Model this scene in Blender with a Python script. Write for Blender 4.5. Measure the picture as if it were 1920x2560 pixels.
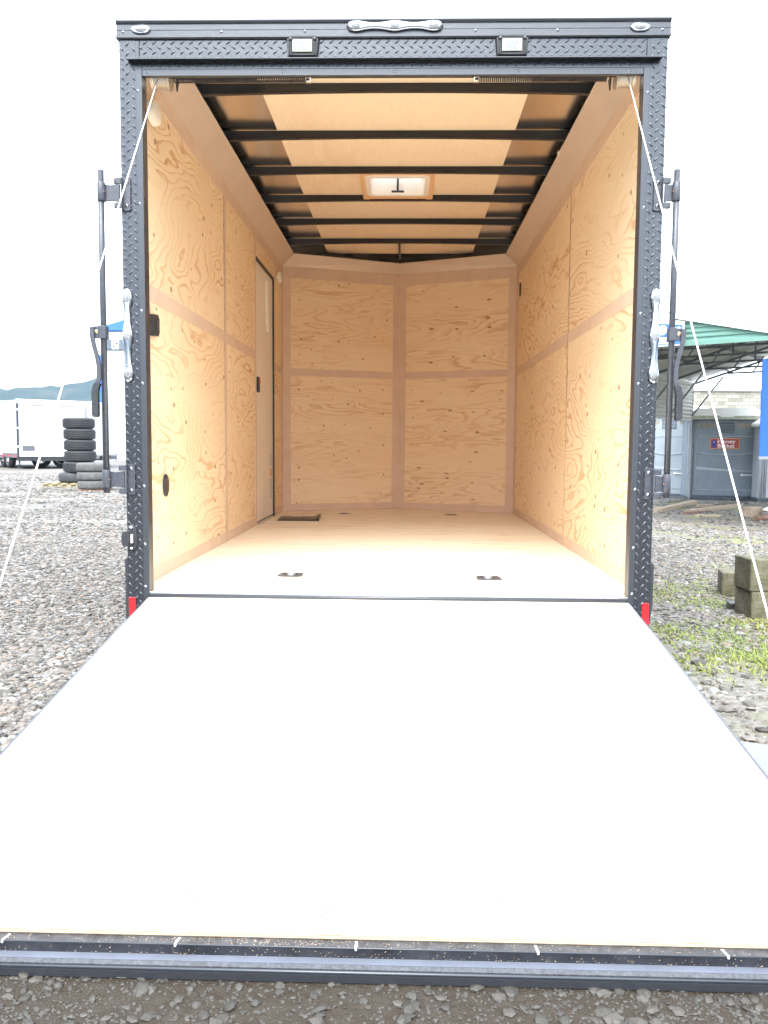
import bpy, math, random
import numpy as np
from mathutils import Vector, Matrix, noise
R = math.radians
random.seed(7); rng = np.random.default_rng(7)
sc = bpy.context.scene
for o in list(bpy.data.objects): bpy.data.objects.remove(o)

# ------------------------------------------------------------------ camera
CAM = np.array([.0714, -3.4086, .6126]); YAW, PITCH, ROLL, FPX = .0253, -.0801, .0073, 2110.7
_f = np.array([-math.sin(YAW)*math.cos(PITCH), math.cos(YAW)*math.cos(PITCH), math.sin(PITCH)])
_r = np.cross(_f, [0, 0, 1]); _r /= np.linalg.norm(_r); _u = np.cross(_r, _f)
_c, _s = math.cos(ROLL), math.sin(ROLL); _r, _u = _c*_r+_s*_u, -_s*_r+_c*_u
cam = bpy.data.objects.new('camera', bpy.data.cameras.new('camera')); sc.collection.objects.link(cam)
cam.matrix_world = Matrix(((_r[0], _u[0], -_f[0], CAM[0]), (_r[1], _u[1], -_f[1], CAM[1]), (_r[2], _u[2], -_f[2], CAM[2]), (0, 0, 0, 1)))
cam.data.sensor_fit = 'VERTICAL'; cam.data.sensor_height = 36; cam.data.lens = FPX/2560*36
cam.data.clip_start = .05; cam.data.clip_end = 5000
sc.camera = cam
sc.render.resolution_x, sc.render.resolution_y = 768, 1024

# ------------------------------------------------------------------ world, sun, exposure
SUN_EL, SUN_AZ = 50, 188          # azimuth clockwise from +Y; the light comes from behind the camera
w = bpy.data.worlds.new('World'); sc.world = w; w.use_nodes = True
nt = w.node_tree; nt.nodes.clear()
out = nt.nodes.new('ShaderNodeOutputWorld'); bg = nt.nodes.new('ShaderNodeBackground')
sky = nt.nodes.new('ShaderNodeTexSky'); sky.sky_type = 'NISHITA'; sky.sun_disc = False
sky.sun_elevation = R(SUN_EL); sky.sun_rotation = R(SUN_AZ); sky.dust_density = 3
mx = nt.nodes.new('ShaderNodeMix'); mx.data_type = 'RGBA'
cn = nt.nodes.new('ShaderNodeTexNoise'); cn.inputs['Scale'].default_value = 1.6; cn.inputs['Detail'].default_value = 3
cr = nt.nodes.new('ShaderNodeValToRGB'); cr.color_ramp.elements[0].color = (7.1, 7.9, 9.0, 1); cr.color_ramp.elements[1].color = (8.8, 9.5, 10.4, 1)
cr.color_ramp.elements[0].position = .3; cr.color_ramp.elements[1].position = .7
nt.links.new(cn.outputs['Fac'], cr.inputs['Fac'])
mx.inputs['Factor'].default_value = .82      # an overcast sheet of cloud over the sky
nt.links.new(sky.outputs['Color'], mx.inputs['A']); nt.links.new(cr.outputs['Color'], mx.inputs['B'])
nt.links.new(mx.outputs['Result'], bg.inputs['Color']); bg.inputs['Strength'].default_value = .11
nt.links.new(bg.outputs['Background'], out.inputs['Surface'])
sl = bpy.data.lights.new('sun', 'SUN'); sl.energy = 1.4; sl.angle = R(45); sl.color = (1, .96, .9)
so = bpy.data.objects.new('sun', sl); sc.collection.objects.link(so)
sd = Vector((math.sin(R(SUN_AZ))*math.cos(R(SUN_EL)), math.cos(R(SUN_AZ))*math.cos(R(SUN_EL)), math.sin(R(SUN_EL))))
so.rotation_euler = sd.to_track_quat('Z', 'Y').to_euler()
sc.view_settings.view_transform = 'Standard'; sc.view_settings.look = 'None'; sc.view_settings.gamma = 1
sc.view_settings.use_curve_mapping = False; sc.view_settings.exposure = 2.37
sc.cycles.max_bounces = 14; sc.cycles.diffuse_bounces = 11; sc.cycles.glossy_bounces = 4
sc.cycles.use_denoising = True
sc.cycles.sample_clamp_indirect = 12

# ------------------------------------------------------------------ helpers
def ray(px, py): return _f+_r*(px-960)/FPX-_u*(py-1280)/FPX
def U(px, py, ax, v):
    d = ray(px, py); return CAM+d*((v-CAM[ax])/d[ax])
def sm(t): t = min(1, max(0, t)); return t*t*(3-2*t)
def gz(x, y): return -.36-.42*sm((x-2.2)/3.2)*sm((y-3)/9)
def onground(px, py):
    d = ray(px, py); t = .5
    for _ in range(400):
        p = CAM+d*t
        if p[2] <= gz(p[0], p[1]): break
        t *= 1.02
    lo, hi = t/1.02, t
    for _ in range(30):
        m = (lo+hi)/2; p = CAM+d*m
        if p[2] <= gz(p[0], p[1]): hi = m
        else: lo = m
    return CAM+d*hi

def V3(*a): return Vector(a)
class MB:
    def __init__(s): s.v = []; s.f = []; s.sm = []; s.mi = []
    def add(s, vs, fs, smooth=False, m=0):
        k = len(s.v); s.v += [tuple(v) for v in vs]
        s.f += [tuple(i+k for i in f) for f in fs]; s.sm += [smooth]*len(fs); s.mi += [m]*len(fs); return s
    def box(s, x0, x1, y0, y1, z0, z1, m=0):
        vs = [(x, y, z) for z in (z0, z1) for y in (y0, y1) for x in (x0, x1)]
        return s.add(vs, [(0, 2, 3, 1), (4, 5, 7, 6), (0, 1, 5, 4), (2, 6, 7, 3), (0, 4, 6, 2), (1, 3, 7, 5)], m=m)
    def obox(s, O, A, B, C, m=0):      # corner O and three edge vectors
        O, A, B, C = map(Vector, (O, A, B, C)); vs = [O+A*i+B*j+C*k for k in (0, 1) for j in (0, 1) for i in (0, 1)]
        fs = [(0, 2, 3, 1), (4, 5, 7, 6), (0, 1, 5, 4), (2, 6, 7, 3), (0, 4, 6, 2), (1, 3, 7, 5)]
        if A.cross(B).dot(C) < 0: fs = [f[::-1] for f in fs]
        return s.add(vs, fs, m=m)
    def tube(s, pts, r, n=10, cap=True, m=0, flat=False, sy=1.0):
        pts = [Vector(p) for p in pts]; rs = r if isinstance(r, (list, tuple)) else [r]*len(pts)
        vs = []; up = None
        for i, p in enumerate(pts):
            t = (pts[min(i+1, len(pts)-1)]-pts[max(i-1, 0)]).normalized()
            if up is None:
                up = Vector((0, 0, 1)) if abs(t.z) < .9 else Vector((0, 1, 0))
            a = t.cross(up).normalized(); b = a.cross(t).normalized(); up = b
            for k in range(n):
                an = 2*math.pi*(k+.5)/n; vs.append(p+a*math.cos(an)*rs[i]+b*math.sin(an)*rs[i]*sy)
        fs = [(i*n+k, i*n+(k+1) % n, (i+1)*n+(k+1) % n, (i+1)*n+k) for i in range(len(pts)-1) for k in range(n)]
        s.add(vs, fs, not flat, m)
        if cap:
            k0 = len(s.v)-len(vs)
            s.f += [tuple(range(k0+n-1, k0-1, -1)), tuple(range(k0+(len(pts)-1)*n, k0+len(pts)*n))]; s.sm += [False]*2; s.mi += [m]*2
        return s
    def prism(s, prof, O, A, B, C, smooth=False, m=0):   # profile (a,b) in A,B swept along C
        O, A, B, C = map(Vector, (O, A, B, C)); n = len(prof)
        vs = [O+A*a+B*b for a, b in prof]+[O+A*a+B*b+C for a, b in prof]
        s.add(vs, [(i, (i+1) % n, n+(i+1) % n, n+i) for i in range(n)], smooth, m)
        s.add(vs[:n], [tuple(range(n-1, -1, -1))], m=m); s.add(vs[n:], [tuple(range(n))], m=m); return s
    def ell(s, c, r, nu=14, nv=8, half=None, m=0):
        vs = []; fs = []
        for j in range(nv+1):
            th = math.pi*j/nv
            for i in range(nu):
                ph = 2*math.pi*i/nu; vs.append((c[0]+r[0]*math.sin(th)*math.cos(ph), c[1]+r[1]*math.sin(th)*math.sin(ph), c[2]+r[2]*math.cos(th)))
        for j in range(nv):
            for i in range(nu): fs.append((j*nu+i, (j+1)*nu+i, (j+1)*nu+(i+1) % nu, j*nu+(i+1) % nu))
        return s.add(vs, fs, True, m)
    def lathe(s, prof, O, axis, n=32, m=0):  # prof: (radius, height)
        O = Vector(O); ax = Vector(axis).normalized(); a = ax.orthogonal().normalized(); b = ax.cross(a)
        vs = [O+ax*h+(a*math.cos(2*math.pi*k/n)+b*math.sin(2*math.pi*k/n))*r_ for r_, h in prof for k in range(n)]
        fs = [(j*n+k, j*n+(k+1) % n, (j+1)*n+(k+1) % n, (j+1)*n+k) for j in range(len(prof)-1) for k in range(n)]
        return s.add(vs, fs, True, m)
    def build(s, name, mats, parent=None, bevel=0, label=None, fix=True):
        me = bpy.data.meshes.new(name); me.from_pydata(s.v, [], s.f)
        me.polygons.foreach_set('use_smooth', s.sm); me.polygons.foreach_set('material_index', s.mi)
        for m in (mats if isinstance(mats, (list, tuple)) else [mats]): me.materials.append(m)
        me.update()
        o = bpy.data.objects.new(name, me); sc.collection.objects.link(o)
        if parent: o.parent = parent
        if label: o['label'] = label
        if bevel:
            b = o.modifiers.new('bevel', 'BEVEL'); b.width = bevel; b.segments = 2; b.limit_method = 'ANGLE'; b.angle_limit = R(40)
        return o
def tag(o, label, cat, group=None, kind=None):
    if label: o['label'] = label
    if cat: o['category'] = cat
    if group: o['group'] = group
    if kind: o['kind'] = kind
    return o
def thing(name, label, cat, loc=(0, 0, 0), rz=0, group=None):
    o = bpy.data.objects.new(name, None); sc.collection.objects.link(o); o.location = loc; o.rotation_euler = (0, 0, rz)
    o.empty_display_size = .1
    return tag(o, label, cat, group)
def empty(name, parent):
    o = bpy.data.objects.new(name, None); sc.collection.objects.link(o); o.parent = parent; return o
def copy_tree(o, parent=None):
    c = o.copy(); sc.collection.objects.link(c); c.parent = parent
    for ch in [x for x in bpy.data.objects if x.parent == o]: copy_tree(ch, c)
    return c

# ------------------------------------------------------------------ materials
def mat(name, col=(.5, .5, .5), rough=.5, metal=0, spec=.5, nscale=0, namt=.15, bump=0, bscale=60, coord='Object', ior=1.5, coat=0, rvar=0, emis=None):
    m = bpy.data.materials.new(name); m.use_nodes = True; t = m.node_tree; b = t.nodes['Principled BSDF']
    b.inputs['Base Color'].default_value = (*col, 1); b.inputs['Roughness'].default_value = rough; b.inputs['Metallic'].default_value = metal
    b.inputs['IOR'].default_value = ior; b.inputs['Coat Weight'].default_value = coat; b.inputs['Coat Roughness'].default_value = .15
    b.inputs['Specular IOR Level'].default_value = spec
    if name.startswith('black_'): b.inputs['Specular Tint'].default_value = (.88, .94, 1, 1)
    tc = t.nodes.new('ShaderNodeTexCoord')
    if nscale:
        n = t.nodes.new('ShaderNodeTexNoise'); n.inputs['Scale'].default_value = nscale; n.inputs['Detail'].default_value = 6; n.inputs['Roughness'].default_value = .6
        t.links.new(tc.outputs[coord], n.inputs['Vector'])
        r = t.nodes.new('ShaderNodeValToRGB'); r.color_ramp.elements[0].position = .3; r.color_ramp.elements[1].position = .7
        r.color_ramp.elements[0].color = (*[c*(1-namt) for c in col], 1); r.color_ramp.elements[1].color = (*[min(1, c*(1+namt)) for c in col], 1)
        t.links.new(n.outputs['Fac'], r.inputs['Fac']); t.links.new(r.outputs['Color'], b.inputs['Base Color'])
        if rvar:
            q = t.nodes.new('ShaderNodeMapRange'); q.inputs['To Min'].default_value = rough-rvar; q.inputs['To Max'].default_value = rough+rvar
            t.links.new(n.outputs['Fac'], q.inputs['Value']); t.links.new(q.outputs['Result'], b.inputs['Roughness'])
    if bump:
        n2 = t.nodes.new('ShaderNodeTexNoise'); n2.inputs['Scale'].default_value = bscale; n2.inputs['Detail'].default_value = 4
        t.links.new(tc.outputs[coord], n2.inputs['Vector'])
        bp = t.nodes.new('ShaderNodeBump'); bp.inputs['Strength'].default_value = bump; bp.inputs['Distance'].default_value = .01
        t.links.new(n2.outputs['Fac'], bp.inputs['Height']); t.links.new(bp.outputs['Normal'], b.inputs['Normal'])
    if emis:
        b.inputs['Emission Color'].default_value = (*emis[:3], 1); b.inputs['Emission Strength'].default_value = emis[3]
    return m
def ply(name, light, dark, freq, scale, nsc=1.5, knots=True, linew=.66, amt=.8, seed=0., kn=4.5):
    """rotary-cut plywood: contour bands of a smooth noise, stretched along the grain"""
    m = bpy.data.materials.new(name); m.use_nodes = True; t = m.node_tree; N = t.nodes.new; L = t.links.new
    b = t.nodes['Principled BSDF']; b.inputs['Roughness'].default_value = .55; b.inputs['Specular IOR Level'].default_value = .35
    tc = N('ShaderNodeTexCoord'); oi = N('ShaderNodeObjectInfo')
    mp = N('ShaderNodeMapping'); mp.inputs['Scale'].default_value = scale; L(tc.outputs['Object'], mp.inputs['Vector'])
    wv = N('ShaderNodeMath'); wv.operation = 'MULTIPLY_ADD'; wv.inputs[1].default_value = 37; wv.inputs[2].default_value = seed; L(oi.outputs['Random'], wv.inputs[0])
    # wobble
    n1 = N('ShaderNodeTexNoise'); n1.noise_dimensions = '4D'; n1.inputs['Scale'].default_value = nsc; n1.inputs['Detail'].default_value = 3.2; n1.inputs['Roughness'].default_value = .46; n1.inputs['Distortion'].default_value = .35
    L(mp.outputs['Vector'], n1.inputs['Vector']); L(wv.outputs[0], n1.inputs['W'])
    n1b = N('ShaderNodeTexNoise'); n1b.noise_dimensions = '4D'; n1b.inputs['Scale'].default_value = nsc*9; n1b.inputs['Detail'].default_value = 2
    L(mp.outputs['Vector'], n1b.inputs['Vector']); L(wv.outputs[0], n1b.inputs['W'])
    a0 = N('ShaderNodeMath'); a0.operation = 'MULTIPLY'; a0.inputs[1].default_value = freq; L(n1.outputs['Fac'], a0.inputs[0])
    a1 = N('ShaderNodeMath'); a1.operation = 'MULTIPLY_ADD'; a1.inputs[1].default_value = .9; L(n1b.outputs['Fac'], a1.inputs[0]); L(a0.outputs[0], a1.inputs[2])
    fr = N('ShaderNodeMath'); fr.operation = 'FRACT'; L(a1.outputs[0], fr.inputs[0])
    rp = N('ShaderNodeValToRGB'); e = rp.color_ramp.elements
    e[0].position = 0; e[0].color = (0, 0, 0, 1); e[1].position = linew; e[1].color = (.12, .12, .12, 1)
    x = e.new(.90); x.color = (1, 1, 1, 1); x = e.new(1.0); x.color = (.0, .0, .0, 1)
    L(fr.outputs[0], rp.inputs['Fac'])
    # strength of the lines varies over the sheet
    n2 = N('ShaderNodeTexNoise'); n2.noise_dimensions = '4D'; n2.inputs['Scale'].default_value = 2.6; n2.inputs['Detail'].default_value = 2
    L(mp.outputs['Vector'], n2.inputs['Vector']); L(wv.outputs[0], n2.inputs['W'])
    mr = N('ShaderNodeMapRange'); mr.inputs['From Min'].default_value = .35; mr.inputs['From Max'].default_value = .65; mr.inputs['To Min'].default_value = .10*amt; mr.inputs['To Max'].default_value = amt
    L(n2.outputs['Fac'], mr.inputs['Value'])
    mu = N('ShaderNodeMath'); mu.operation = 'MULTIPLY'; L(rp.outputs['Color'], mu.inputs[0]); L(mr.outputs['Result'], mu.inputs[1])
    mixc = N('ShaderNodeMix'); mixc.data_type = 'RGBA'; mixc.inputs['A'].default_value = (*light, 1); mixc.inputs['B'].default_value = (*dark, 1)
    L(mu.outputs[0], mixc.inputs['Factor'])
    # fine fibre
    mp2 = N('ShaderNodeMapping'); mp2.inputs['Scale'].default_value = [(.5 if s_ == min(scale) else 9)*12 for s_ in scale]; L(tc.outputs['Object'], mp2.inputs['Vector'])
    n3 = N('ShaderNodeTexNoise'); n3.inputs['Scale'].default_value = 1.5; n3.inputs['Detail'].default_value = 3; L(mp2.outputs['Vector'], n3.inputs['Vector'])
    mr3 = N('ShaderNodeMapRange'); mr3.inputs['To Min'].default_value = .86; mr3.inputs['To Max'].default_value = 1.08; L(n3.outputs['Fac'], mr3.inputs['Value'])
    m3 = N('ShaderNodeMix'); m3.data_type = 'RGBA'; m3.blend_type = 'MULTIPLY'; m3.inputs['Factor'].default_value = 1
    L(mixc.outputs['Result'], m3.inputs['A']); L(mr3.outputs['Result'], m3.inputs['B'])
    n5 = N('ShaderNodeTexNoise'); n5.noise_dimensions = '4D'; n5.inputs['Scale'].default_value = 1.1; n5.inputs['Detail'].default_value = 3; L(mp.outputs['Vector'], n5.inputs['Vector']); L(wv.outputs[0], n5.inputs['W'])
    mr5 = N('ShaderNodeMapRange'); mr5.inputs['From Min'].default_value = .35; mr5.inputs['From Max'].default_value = .65; mr5.inputs['To Min'].default_value = 0; mr5.inputs['To Max'].default_value = .30 if knots else .12; L(n5.outputs['Fac'], mr5.inputs['Value'])
    m5 = N('ShaderNodeMix'); m5.data_type = 'RGBA'; L(mr5.outputs['Result'], m5.inputs['Factor']); L(m3.outputs['Result'], m5.inputs['A']); m5.inputs['B'].default_value = (light[0]*.86, light[1]*.72, light[2]*.58, 1)
    last = m5
    if knots:
        sx = N('ShaderNodeSeparateXYZ'); L(tc.outputs['Object'], sx.inputs['Vector'])
        ad = N('ShaderNodeMath'); ad.operation = 'ADD'; L(sx.outputs['X'], ad.inputs[0]); L(sx.outputs['Y'], ad.inputs[1])
        ad2 = N('ShaderNodeMath'); ad2.operation = 'ADD'; L(ad.outputs[0], ad2.inputs[0]); L(wv.outputs[0], ad2.inputs[1])
        zz = N('ShaderNodeMath'); zz.operation = 'MULTIPLY'; zz.inputs[1].default_value = 1.35; L(sx.outputs['Z'], zz.inputs[0])
        cb = N('ShaderNodeCombineXYZ'); L(ad2.outputs[0], cb.inputs['X']); L(zz.outputs[0], cb.inputs['Y'])
        vo = N('ShaderNodeTexVoronoi'); vo.voronoi_dimensions = '2D'; vo.inputs['Scale'].default_value = kn; L(cb.outputs['Vector'], vo.inputs['Vector'])
        sc_ = N('ShaderNodeSeparateColor'); L(vo.outputs['Color'], sc_.inputs['Color'])
        rad = N('ShaderNodeMapRange'); rad.inputs['From Min'].default_value = .3; rad.inputs['From Max'].default_value = 1; rad.inputs['To Min'].default_value = 0; rad.inputs['To Max'].default_value = .085; L(sc_.outputs['Red'], rad.inputs['Value'])
        df = N('ShaderNodeMath'); df.operation = 'SUBTRACT'; L(vo.outputs['Distance'], df.inputs[0]); L(rad.outputs['Result'], df.inputs[1])
        kr = N('ShaderNodeMapRange'); kr.inputs['From Min'].default_value = -.02; kr.inputs['From Max'].default_value = .012; kr.inputs['To Min'].default_value = .8; kr.inputs['To Max'].default_value = 0
        L(df.outputs[0], kr.inputs['Value'])
        m4 = N('ShaderNodeMix'); m4.data_type = 'RGBA'; m4.inputs['B'].default_value = (.28, .12, .05, 1); L(kr.outputs['Result'], m4.inputs['Factor']); L(last.outputs['Result'], m4.inputs['A']); last = m4
    L(last.outputs['Result'], b.inputs['Base Color'])
    bp = N('ShaderNodeBump'); bp.inputs['Strength'].default_value = .12; bp.inputs['Distance'].default_value = .004
    L(n3.outputs['Fac'], bp.inputs['Height']); L(bp.outputs['Normal'], b.inputs['Normal'])
    return m
M = {}
WL, WD = (.90, .745, .52), (.60, .33, .13)
M['ply_wall'] = ply('plywood_wall', WL, WD, 34, (1, .40, 1.2), 1.5, amt=1.0)
M['ply_front'] = ply('plywood_front', (.91, .745, .52), (.60, .34, .16), 22, (.38, .38, 2.3), 1.7, amt=.75, linew=.5, kn=6.5)
M['ply_floor'] = ply('plywood_floor', (.92, .84, .70), (.70, .54, .37), 12, (.3, 3.0, 1), 1.4, knots=False, amt=.85)
M['ply_ramp'] = ply('plywood_ramp', (.86, .78, .66), (.80, .66, .48), 12, (.3, 2.4, 2.4), 1.2, knots=False, amt=.3)
M['luan'] = ply('luan_ceiling', (.90, .77, .58), (.83, .64, .45), 5, (1.2, .35, 1), .9, knots=False, amt=.6)
M['trim_wood'] = ply('trim_wood', (.72, .56, .44), (.64, .46, .35), 7, (.6, .6, .6), 2, knots=False, amt=.5)
M['seam'] = mat('seam_wood', (.48, .33, .21), .8, nscale=20, namt=.3)
M['pine'] = ply('pine', (.78, .52, .30), (.66, .36, .16), 8, (3, .5, 3), 3, knots=False, amt=.6)
M['ply_edge'] = mat('ply_edge', (.26, .19, .10), .7, nscale=30, namt=.35)
M['knot'] = mat('knot_ring', (.10, .08, .06), .6, nscale=80, namt=.2)
M['black_paint'] = mat('black_paint', (.016, .018, .023), .25, ior=1.75, bump=.05, bscale=25)
M['black_trim'] = mat('black_trim', (.026, .029, .035), .32, ior=1.7, bump=.04, bscale=40)
M['black_satin'] = mat('black_satin', (.022, .023, .026), .38, ior=1.55, bump=.12, bscale=300, nscale=90, namt=.4)
M['bar_paint'] = mat('bar_paint', (.04, .045, .058), .36, ior=1.6, bump=.08, bscale=200, nscale=60, namt=.3)
M['bow'] = mat('roof_bow_steel', (.012, .013, .016), .35, ior=1.5, bump=.05)
M['ledge'] = mat('dusty_black_steel', (.045, .044, .045), .5, nscale=45, namt=.5, bump=.2, bscale=220, rvar=.15)
M['dirty_face'] = mat('dirty_black_steel', (.022, .024, .030), .38, nscale=14, namt=.6, bump=.15, bscale=160, rvar=.15)
M['seal'] = mat('seal_vinyl', (.10, .112, .14), .32, nscale=9, namt=.15)  # sky reflection on the band put into its lighter, bluish base
M['rubber'] = mat('rubber', (.06, .064, .074), .6, nscale=120, namt=.4, bump=.4, bscale=400)
M['chalk'] = mat('chalk', (.8, .8, .8), .9, nscale=100, namt=.1)
M['alu'] = mat('aluminium', (.72, .72, .74), .25, 1, nscale=20, namt=.06)
M['roof_skin'] = mat('roof_skin_metal', (.92, .91, .90), .2, 1, bump=.02, bscale=3)
M['cove'] = mat('cove_metal', (.74, .66, .58), .34, .5, nscale=4, namt=.04)
M['chrome'] = mat('chrome', (.50, .53, .58), .14, 1)
M['lens'] = mat('clear_lens', (.30, .32, .34), .12, 0, ior=1.5, coat=.5, nscale=260, namt=.5, bump=.8, bscale=500)
M['bolt'] = mat('bolt_steel', (.30, .31, .34), .3, 1)
M['gold'] = mat('zinc_gold', (.75, .60, .32), .35, .9)
M['white_plastic'] = mat('white_plastic', (.82, .78, .70), .45, nscale=8, namt=.03)
M['black_plastic'] = mat('black_plastic', (.03, .03, .032), .5, bump=.2, bscale=400)
M['lampface'] = mat('lamp_window', (.40, .385, .32), .35, coat=.3, nscale=60, namt=.05)
M['red'] = mat('red_reflector', (.72, .008, .012), .3, coat=.5, nscale=200, namt=.25)
M['white'] = mat('white_paint', (.80, .80, .80), .35, nscale=6, namt=.03)
M['door_white'] = mat('door_skin', (.82, .78, .71), .35, nscale=2, namt=.03)
M['silver_skin'] = mat('silver_skin', (.50, .52, .56), .35, .2, nscale=2, namt=.05)
M['cable'] = mat('galvanised_cable', (.75, .75, .75), .45, .3)
M['spring'] = mat('spring_steel', (.05, .05, .055), .35, .6)
M['drum'] = mat('cable_drum_metal', (.62, .60, .55), .35, .8)
M['tyre'] = mat('tyre_rubber', (.035, .037, .042), .6, nscale=30, namt=.35, bump=.2, bscale=120)
M['tyre_old'] = mat('tyre_rubber_grey', (.085, .085, .085), .75, nscale=14, namt=.35, bump=.3, bscale=60)
M['tyre_dark'] = mat('tyre_rubber_dark', (.014, .015, .018), .6, nscale=30, namt=.3)
M['blue'] = mat('blue_metal', (.03, .13, .55), .4, nscale=1.5, namt=.06)
M['bluepanel'] = mat('blue_panel', (.012, .085, .62), .5, nscale=1.0, namt=.04)
M['bldwhite'] = mat('building_white', (.60, .64, .70), .5, nscale=.7, namt=.05)
M['signgrey'] = mat('sign_grey', (.09, .12, .15), .6, nscale=3, namt=.1)
M['green'] = mat('green_metal', (.12, .24, .20), .4, nscale=2, namt=.12)
M['galv'] = mat('galvanised', (.30, .32, .34), .4, .5, nscale=5, namt=.15)
M['roof_galv'] = mat('roof_galvalume', (.55, .55, .52), .35, .4, nscale=3, namt=.2)
M['galv_dark'] = mat('galvanised_dark', (.13, .14, .15), .5, .5, nscale=5, namt=.2)
M['siding'] = mat('siding', (.42, .41, .37), .5, nscale=2, namt=.08)
M['toilet'] = mat('toilet_plastic', (.18, .215, .25), .48, nscale=3, namt=.14, bump=.1, bscale=30)
M['toilet_l'] = mat('toilet_plastic_light', (.30, .34, .38), .48, nscale=3, namt=.1)
M['toilet_d'] = mat('toilet_plastic_dark', (.06, .075, .095), .5, nscale=8, namt=.2)
M['toilet_roof'] = mat('toilet_roof', (.88, .89, .86), .5, nscale=3, namt=.04)
M['toilet_roof_g'] = mat('toilet_roof_rim', (.42, .44, .34), .6, nscale=5, namt=.25)
M['tanvent'] = mat('vent_window', (.30, .26, .20), .6, nscale=40, namt=.1)
M['stickred'] = mat('sticker_red', (.42, .05, .04), .5, nscale=30, namt=.1)
M['stickblue'] = mat('sticker_blue', (.03, .04, .22), .5, nscale=30, namt=.1)
M['stickorange'] = mat('sticker_orange', (.75, .35, .12), .5, nscale=30, namt=.1)
M['lumber'] = mat('lumber', (.30, .23, .16), .8, nscale=12, namt=.35, bump=.3, bscale=40)
M['lumber_y'] = mat('lumber_new', (.30, .25, .15), .75, nscale=9, namt=.2)
M['lumber_r'] = mat('lumber_red', (.16, .085, .06), .8, nscale=12, namt=.4)
M['pouch'] = mat('black_vinyl', (.022, .028, .030), .35, nscale=20, namt=.3)
M['ink'] = mat('silver_print', (.6, .6, .6), .5, nscale=60, namt=.1)
def pblock():
    m = bpy.data.materials.new('mossy_concrete'); m.use_nodes = True; t = m.node_tree; b = t.nodes['Principled BSDF']; N = t.nodes.new; L = t.links.new
    b.inputs['Roughness'].default_value = .9
    tc = N('ShaderNodeTexCoord'); n = N('ShaderNodeTexNoise'); n.inputs['Scale'].default_value = 6; n.inputs['Detail'].default_value = 8; n.inputs['Roughness'].default_value = .7
    L(tc.outputs['Object'], n.inputs['Vector']); r = N('ShaderNodeValToRGB'); e = r.color_ramp.elements
    e[0].position = .36; e[0].color = (.045, .052, .02, 1); e[1].position = .62; e[1].color = (.17, .15, .11, 1); x = e.new(.47); x.color = (.095, .09, .052, 1)
    L(n.outputs['Fac'], r.inputs['Fac']); L(r.outputs['Color'], b.inputs['Base Color'])
    bp = N('ShaderNodeBump'); bp.inputs['Strength'].default_value = .5; bp.inputs['Distance'].default_value = .01; n2 = N('ShaderNodeTexNoise'); n2.inputs['Scale'].default_value = 70
    L(tc.outputs['Object'], n2.inputs['Vector']); L(n2.outputs['Fac'], bp.inputs['Height']); L(bp.outputs['Normal'], b.inputs['Normal']); return m
M['moss_block'] = pblock()
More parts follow.
